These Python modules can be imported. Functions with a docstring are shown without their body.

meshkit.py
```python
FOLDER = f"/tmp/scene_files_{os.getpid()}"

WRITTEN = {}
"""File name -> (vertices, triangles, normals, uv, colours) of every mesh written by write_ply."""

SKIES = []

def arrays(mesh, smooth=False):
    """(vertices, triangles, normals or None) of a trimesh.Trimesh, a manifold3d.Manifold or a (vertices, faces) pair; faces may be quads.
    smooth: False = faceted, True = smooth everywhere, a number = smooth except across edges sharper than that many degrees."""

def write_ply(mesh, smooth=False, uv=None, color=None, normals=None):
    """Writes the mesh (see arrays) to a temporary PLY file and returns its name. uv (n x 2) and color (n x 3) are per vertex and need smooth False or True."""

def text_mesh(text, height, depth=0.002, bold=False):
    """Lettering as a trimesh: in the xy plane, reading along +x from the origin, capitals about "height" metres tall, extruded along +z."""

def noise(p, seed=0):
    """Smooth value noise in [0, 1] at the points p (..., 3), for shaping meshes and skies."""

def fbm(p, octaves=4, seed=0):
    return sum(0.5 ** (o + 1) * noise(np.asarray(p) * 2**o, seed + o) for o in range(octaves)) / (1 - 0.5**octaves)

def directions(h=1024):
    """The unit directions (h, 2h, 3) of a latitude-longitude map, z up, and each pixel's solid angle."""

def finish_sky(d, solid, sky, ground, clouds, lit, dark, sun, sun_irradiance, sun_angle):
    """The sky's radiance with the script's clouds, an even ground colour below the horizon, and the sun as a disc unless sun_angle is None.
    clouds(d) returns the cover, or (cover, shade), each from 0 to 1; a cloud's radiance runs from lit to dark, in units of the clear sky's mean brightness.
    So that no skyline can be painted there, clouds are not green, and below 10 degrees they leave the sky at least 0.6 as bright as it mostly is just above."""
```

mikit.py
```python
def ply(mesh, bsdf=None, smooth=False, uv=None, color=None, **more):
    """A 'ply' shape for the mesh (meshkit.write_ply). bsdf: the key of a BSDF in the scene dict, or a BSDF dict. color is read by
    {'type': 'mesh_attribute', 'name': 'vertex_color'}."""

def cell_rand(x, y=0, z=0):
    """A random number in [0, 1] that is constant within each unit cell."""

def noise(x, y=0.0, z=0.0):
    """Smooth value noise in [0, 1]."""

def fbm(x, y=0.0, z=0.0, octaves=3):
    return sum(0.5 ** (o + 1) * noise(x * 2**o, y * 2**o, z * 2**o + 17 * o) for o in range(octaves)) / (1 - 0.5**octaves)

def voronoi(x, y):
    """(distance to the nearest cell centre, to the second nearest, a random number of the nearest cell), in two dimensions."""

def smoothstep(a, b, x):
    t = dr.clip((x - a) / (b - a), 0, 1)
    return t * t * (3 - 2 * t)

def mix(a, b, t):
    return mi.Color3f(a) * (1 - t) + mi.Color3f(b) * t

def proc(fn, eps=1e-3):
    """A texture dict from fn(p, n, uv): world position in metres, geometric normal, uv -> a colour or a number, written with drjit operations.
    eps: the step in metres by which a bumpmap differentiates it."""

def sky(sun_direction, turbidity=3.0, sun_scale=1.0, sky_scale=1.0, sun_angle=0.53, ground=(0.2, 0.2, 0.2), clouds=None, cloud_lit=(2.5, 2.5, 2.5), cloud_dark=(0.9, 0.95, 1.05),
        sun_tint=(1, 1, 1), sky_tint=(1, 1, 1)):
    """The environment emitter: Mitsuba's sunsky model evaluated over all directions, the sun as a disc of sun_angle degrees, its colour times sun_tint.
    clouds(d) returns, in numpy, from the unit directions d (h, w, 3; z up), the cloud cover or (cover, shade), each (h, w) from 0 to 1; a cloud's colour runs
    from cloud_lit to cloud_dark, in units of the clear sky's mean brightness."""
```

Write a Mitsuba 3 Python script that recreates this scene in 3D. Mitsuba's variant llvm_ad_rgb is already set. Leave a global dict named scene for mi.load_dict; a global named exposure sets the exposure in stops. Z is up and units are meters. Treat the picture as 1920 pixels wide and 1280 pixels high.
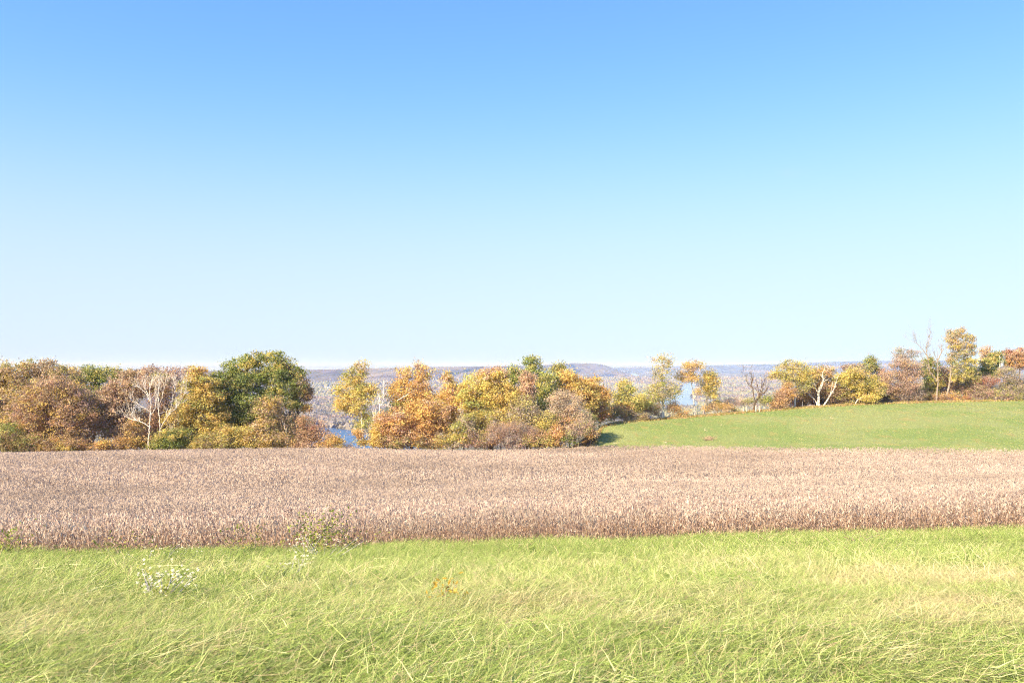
import math
import numpy as np
import drjit as dr
import mitsuba as mi
import mikit
import meshkit
from scipy.interpolate import RBFInterpolator

T = mi.ScalarTransform4f
scene, labels = {}, {}

# ------------------------------------------------------------------ camera, sky, exposure
# the eye is the origin; x right, y into the picture, z up, metres
F, CX, EYE = 1551.0, 960.0, 685.0            # focal length, centre and eye line of the 1920 x 1280 photograph
scene['camera'] = {
    'type': 'perspective', 'fov': 2 * math.degrees(math.atan(960 / F)), 'fov_axis': 'x',
    'principal_point_offset_y': -(EYE - 640) / 1280,
    'near_clip': 0.1, 'far_clip': 60000.0,
    'to_world': T().look_at(origin=[0, 0, 0], target=[0, 1, 0], up=[0, 0, 1]),
    'medium': {'type': 'ref', 'id': 'haze_air'},
}
SUN = (-0.64, -0.64, 0.60)


def wisp(d):
    az, el = np.degrees(np.arctan2(d[..., 0], d[..., 1])), np.degrees(np.arcsin(d[..., 2]))
    p = np.stack([az * 0.9, el * 2.2, az * 0], -1)
    veil = 0.69 * np.exp(-np.clip(el / 12.5, 0, 9) ** 2.8)        # the pale autumn haze that lies along every horizon
    return veil + 0.10 * np.exp(-((az - 18.6) / 0.9) ** 2 - ((el - 12.4) / 0.28) ** 2) * meshkit.fbm(p * 2.0, 3, 5)


scene['sky'] = mikit.sky(SUN, turbidity=3.0, sun_scale=1.0, sky_scale=1.0, sky_tint=(0.63, 0.83, 1.0), sun_tint=(1.0, 0.99, 0.94), clouds=wisp, cloud_lit=(1.34, 1.36, 1.66))
exposure = 3.05
scene['haze_air'] = {'type': 'homogeneous', 'albedo': {'type': 'rgb', 'value': [0.95, 0.95, 0.96]},
                     'sigma_t': {'type': 'rgb', 'value': [0.36e-4, 0.54e-4, 1.15e-4]}}

# ------------------------------------------------------------------ materials
def colour(c):
    return {'type': 'rgb', 'value': list(c)}


VC = {'type': 'mesh_attribute', 'name': 'vertex_color'}
scene['m_leaf'] = {'type': 'principledthin', 'base_color': VC, 'roughness': 0.65, 'spec_trans': 0.0, 'diff_trans': 0.75, 'eta': 1.3}
scene['m_dry'] = {'type': 'principledthin', 'base_color': VC, 'roughness': 0.8, 'spec_trans': 0.0, 'diff_trans': 0.6, 'eta': 1.25}
scene['m_twig'] = {'type': 'twosided', 'b': {'type': 'diffuse', 'reflectance': VC}}


def bark(c0, c1, s):
    def fn(p, n, uv):
        a = mikit.fbm(p.x * s, p.y * s, p.z * s * 0.25, 3)
        b = mikit.noise(p.x * 2.0, p.y * 2.0, p.z * 2.6 * s / 6)
        return mikit.mix(c0, c1, dr.clip(mikit.smoothstep(0.35, 0.7, a) * 0.7 + mikit.smoothstep(0.62, 0.72, b) * 0.5, 0, 1))
    return {'type': 'twosided', 'b': {'type': 'principled', 'base_color': mikit.proc(fn), 'roughness': 0.85, 'specular': 0.2}}


scene['m_bark_white'] = bark((0.68, 0.64, 0.58), (0.36, 0.31, 0.27), 6)
scene['m_bark_dead'] = bark((0.74, 0.71, 0.66), (0.50, 0.45, 0.40), 5)
scene['m_bark_brown'] = bark((0.17, 0.12, 0.09), (0.08, 0.055, 0.04), 9)
scene['m_bark_grey'] = bark((0.36, 0.30, 0.25), (0.20, 0.16, 0.13), 9)


def ground_fn(p, n, uv):
    a = mikit.fbm(p.x * 0.8, p.y * 0.8, 0, 4)
    b = mikit.fbm(p.x * 9, p.y * 9, 3, 3)
    verge = mikit.mix((0.20, 0.21, 0.07), (0.27, 0.25, 0.12), mikit.smoothstep(0.35, 0.65, a)) * (0.65 + 0.6 * b)
    soil = mikit.mix((0.20, 0.13, 0.09), (0.29, 0.20, 0.14), b)
    litter = mikit.mix((0.17, 0.11, 0.05), (0.30, 0.17, 0.06), a)
    c = mikit.fbm(p.x / 130, p.y / 130, 7, 4)
    e = mikit.fbm(p.x / 14, p.y / 14, 9, 3)
    valley = mikit.mix(mikit.mix((0.17, 0.15, 0.12), (0.20, 0.195, 0.115), mikit.smoothstep(0.4, 0.62, c)), (0.11, 0.10, 0.07), mikit.smoothstep(0.45, 0.7, e) * 0.5)
    front = p.y - (19.5 + 0.125 * p.x)
    col = mikit.mix(verge, soil, mikit.smoothstep(-0.2, 0.4, front + (b - 0.5)))
    col = mikit.mix(col, litter, mikit.smoothstep(-1, 1, p.y - 119 + dr.maximum(p.x - 12, 0) * 0.35))
    return mikit.mix(col, valley, mikit.smoothstep(-60, -105, p.z))


scene['m_ground'] = {'type': 'diffuse', 'reflectance': mikit.proc(ground_fn)}


def pasture_fn(p, n, uv):
    a = mikit.fbm(p.x * 0.12, p.y * 0.12, 1, 4)
    b = mikit.fbm(p.x * 1.1, p.y * 0.5, 2, 3)
    c = mikit.mix((0.190, 0.262, 0.092), (0.250, 0.292, 0.128), mikit.smoothstep(0.35, 0.65, a))
    return mikit.mix(c, (0.33, 0.27, 0.12), 0.6 * mikit.smoothstep(0.6, 0.78, b))


scene['m_pasture'] = {'type': 'diffuse', 'reflectance': mikit.proc(pasture_fn)}


def grass_fn(p, n, uv):
    """uv.x: a number of the blade's own, uv.y: height along it."""
    a = mikit.fbm(p.x * 0.45, p.y * 0.8, 4, 4)
    b = mikit.fbm(p.x * 1.7 + 5, p.y * 2.6, 8, 3)
    green = mikit.mix((0.20, 0.29, 0.065), (0.48, 0.57, 0.21), mikit.smoothstep(0.1, 0.9, mikit.noise(uv.x * 57 + 3)))
    green = mikit.mix(green, (0.70, 0.72, 0.40), mikit.smoothstep(0.65, 0.95, mikit.noise(uv.x * 131)))
    straw = mikit.mix((0.48, 0.38, 0.21), (0.84, 0.74, 0.50), mikit.noise(uv.x * 90))
    near_crop = mikit.smoothstep(12.5, 17.0, p.y - 0.125 * p.x)
    band = mikit.smoothstep(5.0, 7.5, p.y) * mikit.smoothstep(16.0, 11.0, p.y)
    dry = mikit.smoothstep(0.47, 0.88, a * 0.55 + b * 0.45 + 0.20 * (uv.x - 0.5) + 0.06 * uv.y - 0.14 * near_crop + 0.14 * (band - 0.72))
    c = mikit.mix(green, straw, dr.clip(dry * 0.8, 0, 1))
    c = mikit.mix(c, straw, mikit.smoothstep(0.89, 0.92, uv.x))
    return mikit.mix(c, (0.22, 0.31, 0.08), 0.75 * near_crop * mikit.smoothstep(0.7, 0.3, uv.x))


scene['m_grass'] = {'type': 'principledthin', 'base_color': mikit.proc(grass_fn), 'roughness': 0.5, 'spec_trans': 0.0, 'diff_trans': 0.5, 'eta': 1.35}


def wave_fn(p, n, uv):
    return mikit.fbm(p.x / 7, p.y / 7, 2, 3) * 1.0 + mikit.noise(p.x / 45, p.y / 45, 5) * 0.8


scene['m_water_far'] = {'type': 'bumpmap', 't': mikit.proc(wave_fn, eps=0.4), 'scale': 0.5,
                    'b': {'type': 'principled', 'base_color': colour((0.10, 0.15, 0.22)), 'roughness': 0.14, 'specular': 0.7}}
scene['m_water'] = {'type': 'bumpmap', 't': mikit.proc(wave_fn, eps=0.4), 'scale': 1.6,
                    'b': {'type': 'principled', 'base_color': colour((0.03, 0.07, 0.16)), 'roughness': 0.28, 'specular': 0.6}}


def ridge_fn(p, n, uv):
    a = mikit.fbm(p.x / 110, p.y / 160, p.z / 30, 4)
    b = mikit.fbm(p.x / 22, p.y / 22, p.z / 9, 3)
    c = mikit.mix((0.19, 0.150, 0.120), (0.205, 0.175, 0.115), mikit.smoothstep(0.4, 0.6, a))
    c = mikit.mix(c, (0.16, 0.16, 0.10), mikit.smoothstep(0.56, 0.72, mikit.fbm(p.x / 60 + 9, p.y / 60, p.z / 20, 3)))
    field = mikit.smoothstep(0.66, 0.70, mikit.noise(p.x / 420 + 3, p.y / 500, 2)) * mikit.smoothstep(0.80, 0.9, n.z)
    c = mikit.mix(c, (0.30, 0.25, 0.17), field * 0.8)
    return c * (0.87 + 0.14 * b)


scene['m_ridge'] = {'type': 'diffuse', 'reflectance': mikit.proc(ridge_fn)}


def far_fn(p, n, uv):
    a = mikit.fbm(p.x / 300, p.y / 500, p.z / 40, 4)
    c = mikit.mix((0.055, 0.058, 0.06), (0.085, 0.075, 0.06), mikit.smoothstep(0.4, 0.6, a))
    f = mikit.smoothstep(0.70, 0.74, mikit.noise(p.x / 520 + 0.4, p.z / 26 + 0.5, 4))
    return mikit.mix(c, (0.24, 0.20, 0.14), f * 0.8)


scene['m_far'] = {'type': 'diffuse', 'reflectance': mikit.proc(far_fn)}
scene['m_wood'] = bark((0.55, 0.50, 0.45), (0.36, 0.32, 0.28), 14)
scene['m_metal'] = {'type': 'twosided', 'b': {'type': 'principled', 'base_color': colour((0.6, 0.61, 0.62)), 'roughness': 0.45, 'specular': 0.5}}
scene['m_white'] = {'type': 'twosided', 'b': {'type': 'diffuse', 'reflectance': colour((0.8, 0.8, 0.78))}}
scene['m_roof'] = {'type': 'twosided', 'b': {'type': 'diffuse', 'reflectance': colour((0.55, 0.56, 0.58))}}

# ------------------------------------------------------------------ helpers
def tag(key, label, cat=None, group=None, kind=None):
    labels[key] = {'label': label}
    for k, v in (('category', cat), ('group', group), ('kind', kind)):
        if v:
            labels[key][k] = v


COUNT = {}


def numbered(name):
    n = COUNT[name] = COUNT.get(name, -1) + 1
    return name if n == 0 else f'{name}_{n:03d}'


class MB:
    """Collects pieces (vertices, faces, colours, uv) into one mesh."""

    def __init__(self):
        self.v, self.f, self.c, self.u, self.n = [], [], [], [], 0

    def add(self, v, f, c=None, u=None):
        v = np.asarray(v, float)
        self.v.append(v)
        self.f.append(np.asarray(f, int) + self.n)
        self.c.append(np.broadcast_to(np.asarray(c if c is not None else (0.5, 0.5, 0.5), float), v.shape))
        if u is not None:
            self.u.append(u)
        self.n += len(v)

    def tube(self, pts, radii, sides=5, c=None):
        p = np.asarray(pts, float)
        t = np.gradient(p, axis=0)
        t /= np.linalg.norm(t, axis=1, keepdims=True) + 1e-12
        a = np.cross(t, np.where(np.abs(t[:, 2:]) < 0.9, [0, 0, 1.0], [1.0, 0, 0]))
        a /= np.linalg.norm(a, axis=1, keepdims=True) + 1e-12
        b = np.cross(t, a)
        ang = np.arange(sides) * 2 * np.pi / sides
        r = np.broadcast_to(radii, (len(p),))[:, None, None]
        v = p[:, None] + r * (np.cos(ang)[None, :, None] * a[:, None] + np.sin(ang)[None, :, None] * b[:, None])
        i, j = np.meshgrid(np.arange(len(p) - 1), np.arange(sides), indexing='ij')
        q = np.stack([i * sides + j, i * sides + (j + 1) % sides, (i + 1) * sides + (j + 1) % sides, (i + 1) * sides + j], -1).reshape(-1, 4)
        self.add(v.reshape(-1, 3), np.vstack([q[:, [0, 1, 2]], q[:, [0, 2, 3]]]), c)

    def build(self, key, m, colours=True, smooth=False, uv=False):
        v, f = np.vstack(self.v), np.vstack(self.f)
        scene[key] = mikit.ply((v, f), m, smooth=smooth, color=np.vstack(self.c) if colours else None, uv=np.vstack(self.u) if uv else None)
        return key


def P(px, py, Y):
    """The point at distance Y that the photograph shows at (px, py)."""
    return np.array([(px - CX) / F * Y, Y, (EYE - py) / F * Y])


def unit(v):
    return v / (np.linalg.norm(v, axis=-1, keepdims=True) + 1e-12)


def grid_faces(nu, nv):
    i, j = np.meshgrid(np.arange(nu - 1), np.arange(nv - 1), indexing='ij')
    a = i * nv + j
    return np.stack([a, a + nv, a + nv + 1, a + 1], -1).reshape(-1, 4)


# ------------------------------------------------------------------ terrain
FRONT = lambda x: 19.5 + 0.125 * x + 0.5 * (meshkit.noise(np.stack([x * 0.35, x * 0, x * 0], -1), 3) - 0.5)
FAR_X, FAR_Y = [-140, -73, -50, -25, 10.6, 37.6, 62, 80, 150], [116, 118, 118, 120, 118, 108, 100, 95, 80]
far_edge = lambda x: np.interp(x, FAR_X, FAR_Y)
CREST_X, CREST_Y = [11.2, 15.3, 28, 44, 66, 89, 104, 160], [119.5, 140, 150, 155, 160, 165, 168, 174]
crest = lambda x: np.interp(x, CREST_X, CREST_Y)
EDGE_X, EDGE_Y = [-160, -45, -29, -12, 10, 18, 30, 46, 68, 91, 106, 160], [134, 132, 124, 130, 134, 146, 156, 160, 166, 174, 180, 186]
ctrl = [(x, y, z) for x in (-140, -60, -20, 0, 20, 60, 140) for y, z in ((-60, -1.2), (-20, -1.5), (0, -1.62), (4.3, -1.80), (12, -3.02))]
ctrl += [(x, 19.5 + 0.125 * x, -4.25) for x in (-60, -30, -10, 0, 10, 30, 60)]
ctrl += [(-140, 116, -14.4), (-73, 118, -13.35), (-50, 118, -13.0), (-25, 120, -12.8), (10.6, 118, -12.2), (37.6, 108, -11.4), (62, 100, -10.9), (80, 95, -10.6), (150, 80, -8.5)]
ctrl += [(-73, 131, -15.0), (-50, 131, -14.7), (-25, 130, -14.6), (-5, 130, -13.7), (10, 132, -12.3)]
ctrl += [(15.3, 140, -9.93), (28, 150, -9.40), (44, 155, -8.5), (66, 160, -7.4), (89, 165, -7.1), (104, 168, -7.0), (150, 172, -6.5)]
ctrl += [(22, 135, -10.7), (40, 135, -10.2), (62, 130, -9.6), (80, 130, -9.0)]
ctrl = np.array(ctrl, float)
rbf = RBFInterpolator(ctrl[:, :2], ctrl[:, 2], kernel='thin_plate_spline', smoothing=0.02)
FLOOR = -120.0


def ground_z(x, y):
    x, y = np.broadcast_arrays(np.asarray(x, float), np.asarray(y, float))
    q = np.stack([np.clip(x, -140, 150), np.clip(y, -60, 178)], -1).reshape(-1, 2)
    z = rbf(q).reshape(x.shape)
    d = y - np.interp(x, EDGE_X, EDGE_Y)
    z = z - 0.5 * (d + np.sqrt(d * d + 16)) / 2
    p = np.stack([x * 0.5, y * 0.5, x * 0], -1)
    z = z + 0.10 * (meshkit.fbm(p, 3, 2) - 0.5) * np.clip(d * -1 / 20, 0, 1)
    k = 12.0
    h = np.clip((z - FLOOR) / k, -40, 40)
    return np.where(h > 30, z, FLOOR + k * np.log1p(np.exp(h)))


def axis(lo, hi, step, far, grow=1.13, neg=None):
    a = list(np.arange(lo, hi + 1e-6, step))
    s, v = step, hi
    while v < far:
        s *= grow
        v += s
        a.append(v)
    s, v = step, lo
    while neg is not None and v > neg:
        s *= grow
        v -= s
        a.insert(0, v)
    return np.array(a)


gx, gy = axis(-110, 120, 1.6, 19000, neg=-19000), axis(-6, 180, 1.3, 19500, neg=-1500)
X, Yg = np.meshgrid(gx, gy, indexing='ij')
scene['ground'] = mikit.ply((np.stack([X, Yg, ground_z(X, Yg)], -1).reshape(-1, 3), grid_faces(len(gx), len(gy))), 'm_ground', smooth=True)
tag('ground', 'sloping grassy bluff top dropping to the wide wooded river valley', kind='structure')

# the green pasture sheet on the right
px_ = np.linspace(11.25, 150, 140)
tt = np.linspace(0, 1, 60)
lo, hi = far_edge(px_) + 0.2, crest(px_)
PX, PY = np.repeat(px_[:, None], 60, 1), lo[:, None] + (hi - lo)[:, None] * tt[None]
pz = ground_z(PX, PY) + 0.02 + 0.10 * meshkit.fbm(np.stack([PX * 0.7, PY * 0.7, PX * 0], -1), 3, 8)
scene['pasture'] = mikit.ply((np.stack([PX, PY, pz], -1).reshape(-1, 3), grid_faces(140, 60)), 'm_pasture', smooth=True)
tag('pasture', 'smooth green pasture rising behind the crop on the right', kind='structure')

# ------------------------------------------------------------------ river, ridges
def floor_pt(px, py):
    Y = -FLOOR * F / (py - EYE)
    return np.array([(px - CX) / F * Y, Y, FLOOR + 0.9])


def water(name, pts, label):
    import trimesh
    from shapely.geometry import Polygon
    w = np.array([floor_pt(*p) for p in pts])
    poly = Polygon(w[:, :2]).buffer(0)
    v, f = trimesh.creation.triangulate_polygon(poly, engine='earcut')
    scene[name] = mikit.ply((np.column_stack([v, np.full(len(v), FLOOR + 0.9)]), f), 'm_water' if name == 'river' else 'm_water_far')
    tag(name, label, kind='structure')
    return poly


rivers = [
    water('river', [(598, 800), (625, 803), (650, 806), (690, 812), (745, 815), (790, 830), (800, 900), (560, 900), (575, 820)], 'blue bend of the river seen through the gap beside the big oak'),
    water('river_reach', [(1222, 768), (1226, 752), (1258, 742), (1272, 730), (1280, 718), (1296, 715), (1312, 722), (1308, 734), (1296, 744), (1312, 756), (1306, 770)], 'pale blue river reach behind the birches on the pasture crest'),
    water('river_channel', [(1160, 704.4), (1176, 701.2), (1192, 700.4), (1198, 703.4), (1190, 706.2), (1172, 706.0)], 'bright sliver of far water at the foot of the rounded hill'),
]


def ridge(name, line, depth, m, label, seed, n_along=420, n_across=26, rough=5.0):
    """line: (x, y, z of the top) of the crest; the slope falls towards the viewer over depth metres."""
    L = np.array(line, float)
    s = np.linspace(0, len(L) - 1, n_along)
    C = np.stack([np.interp(s, np.arange(len(L)), L[:, k]) for k in range(3)], -1)
    C[:, 2] += 5 * (meshkit.fbm(np.stack([s * 1.3, s * 0, s * 0], -1), 4, seed) - 0.5)
    out = np.zeros((n_along, 2 * n_across - 1, 3))
    for j, w in enumerate(np.linspace(-1, 1, 2 * n_across - 1)):
        h = 0.5 + 0.5 * np.cos(np.pi * abs(w))
        h = h ** 0.8
        gul = meshkit.fbm(np.stack([C[:, 0] / 260, C[:, 1] / 260, np.full(n_along, 4.0 * abs(w))], -1), 3, seed + 4) - 0.5
        out[:, j, 0] = C[:, 0]
        out[:, j, 1] = C[:, 1] + w * depth * (1 + 0.5 * gul)
        out[:, j, 2] = (FLOOR - 6) + (C[:, 2] - FLOOR + 6) * np.clip(h + 0.35 * gul * np.sin(np.pi * abs(w)), 0, 1.05)
    out[..., 2] += rough * (meshkit.noise(out / 14.0, seed) - 0.3)
    scene[name] = mikit.ply((out.reshape(-1, 3), grid_faces(n_along, 2 * n_across - 1)), m, smooth=True)
    tag(name, label, kind='structure')
    return out


def crest_pts(pts):
    return [tuple(P(px, py, Y)) for px, py, Y in pts]


wood = ridge('wooded_ridge', crest_pts([(-500, 697, 3600), (100, 697, 4300), (380, 695, 4800), (560, 694, 5000), (640, 692, 5250), (700, 690.5, 5500), (780, 688.5, 5800), (870, 687, 6300), (960, 686.5, 7000),
                                        (1020, 684, 7800), (1050, 682, 8200), (1075, 680.5, 8500), (1105, 681, 8700), (1128, 683, 8800), (1146, 689, 8850), (1165, 696, 8900), (1190, 704, 9000), (1215, 708, 9100)]),
             600, 'm_ridge', 'long wooded ridge across the valley ending in a rounded hill', 11, n_along=900, n_across=30, rough=1.6)
farr = ridge('distant_ridge', crest_pts([(700, 691, 15000), (1100, 690, 15000), (1150, 689.5, 15000), (1200, 687.5, 15000), (1235, 689, 15000), (1300, 685, 14500), (1400, 683.5, 14500), (1480, 682, 14200), (1540, 679, 13800),
                                         (1600, 677, 13500), (1750, 676, 13000), (2100, 676, 13000), (2600, 678, 13000)]), 1600, 'm_far', 'hazy blue ridge on the far horizon', 23, n_along=500, n_across=16, rough=2)

# ------------------------------------------------------------------ leaf pieces
def sprays(mb, c, out, size, aspect, col, rng, droop=0.0, tri=False):
    """One folded-flat leaf spray (two triangles) at each point c, facing roughly along out."""
    n = len(c)
    nrm = unit(out * 0.7 + rng.normal(0, 1, (n, 3)))
    a = np.cross(nrm, rng.normal(0, 1, (n, 3)))
    if droop:
        a = a + np.array([0, 0, -droop])
    a = unit(a)
    b = unit(np.cross(nrm, a))
    L = (size * rng.uniform(0.6, 1.35, (n, 1))) / 2
    w = L * aspect
    k = rng.uniform(-0.25, 0.25, (n, 1))
    if tri:
        v = np.stack([c - a * L, c + b * w * 1.4 + a * L * (k + 0.5), c - b * w * 1.4 + a * L * (0.5 - k)], 1).reshape(-1, 3)
        mb.add(v, np.arange(3 * n).reshape(-1, 3), np.repeat(col, 3, 0))
        return
    v = np.stack([c - a * L, c + b * w + a * L * k, c + a * L, c - b * w + a * L * k], 1).reshape(-1, 3)
    i = np.arange(n)[:, None] * 4
    f = np.vstack([i + [0, 1, 2], i + [0, 2, 3]])
    mb.add(v, f, np.repeat(col, 4, 0))


def pick(pal, n, rng):
    """pal: [(colour, weight)]"""
    w = np.array([p[1] for p in pal], float)
    return np.array([p[0] for p in pal], float)[rng.choice(len(pal), n, p=w / w.sum())]


def lobes_world(lobes, Y, rng, depth=0.9):
    out = []
    for lb in lobes:
        px, py, rx, ry = lb[:4]
        dy = rng.uniform(-0.35, 0.35) * (rx + ry) / F * Y * 0.5
        s = (Y + dy) / F
        out.append((P(px, py, Y + dy), np.array([rx * s, (rx + ry) / 2 * s * depth, ry * s]), lb[4] if len(lb) > 4 else None))
    return out


def foliage(mb, lobes, pal, rng, leaf=0.42, dens=1.0, cl=0.75, aspect=0.62, jit=0.22, tone=1.0):
    centres = []
    for c, r, lp in lobes:
        pl = lp or pal
        area = 4 * math.pi * ((r[0] * r[1]) ** 1.6 / 3 + (r[0] * r[2]) ** 1.6 / 3 + (r[1] * r[2]) ** 1.6 / 3) ** (1 / 1.6)
        ncl = max(5, int(area / (cl * cl * 2.0)))
        d = unit(rng.normal(0, 1, (ncl, 3)))
        q = c + d * r * (rng.uniform(0.25, 1.0, (ncl, 1)) ** 0.55) * (0.88 + 0.24 * rng.random((ncl, 1)))
        cc = pick(pl, ncl, rng) * rng.uniform(0.82, 1.18, (ncl, 1))
        k = max(3, int(dens * 10.5 * cl * cl / (leaf * leaf)))
        rad = cl * rng.uniform(0.6, 1.25, (ncl, 1, 1))
        off = rng.normal(0, 1, (ncl, k, 3)) * rad * np.array([0.62, 0.62, 0.42])
        pos = (q[:, None] + off).reshape(-1, 3)
        outd = unit(unit(off) + 0.8 * d[:, None]).reshape(-1, 3)
        col = (np.repeat(cc, k, 0) * 1.12 + 0.03) * tone * rng.uniform(1 - jit, 1 + jit, (ncl * k, 1)) * (1 + rng.normal(0, 0.05, (ncl * k, 3)))
        sprays(mb, pos, outd, leaf, aspect, np.clip(col, 0.005, 0.9), rng, tri=True)
        centres.append(q)
    return np.vstack(centres)


def limb(mb, a, b, ra, rb, rng, bend=0.12, sides=5, n=5, c=None, up=0.0):
    t = np.linspace(0, 1, n)[:, None]
    L = np.linalg.norm(b - a)
    off = rng.normal(0, bend * L, 3)
    p = a + (b - a) * t + off * np.sin(np.pi * t) * 0.5 + np.array([0, 0, up * L]) * np.sin(np.pi * t)
    mb.tube(p, np.linspace(ra, rb, n), sides, c)
    return p


def grow(mb, p, d, L, r, depth, rng, c=None, spread=0.55, up=0.25, kids=(2, 4), shrink=0.68, minr=0.012):
    """A bare branch with its side branches; returns the tips."""
    n = 4
    pts = [p]
    dd = d
    for _ in range(n - 1):
        dd = unit(dd + rng.normal(0, 0.13, 3) + np.array([0, 0, up * 0.25]))
        pts.append(pts[-1] + dd * L / (n - 1))
    pts = np.array(pts)
    mb.tube(pts, np.linspace(r, max(r * 0.55, minr * 0.6), n), 5 if r > 0.06 else 3, c)
    tips = [pts[-1]]
    if depth > 0:
        for _ in range(rng.integers(kids[0], kids[1] + 1)):
            k = rng.integers(1, n)
            nd = unit(dd + rng.normal(0, spread, 3) + np.array([0, 0, up]))
            tips += grow(mb, pts[k], nd, L * shrink * rng.uniform(0.75, 1.15), max(r * 0.55, minr), depth - 1, rng, c, spread, up, kids, shrink, minr)
    return tips


PLANT_GROUP = {}


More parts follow.
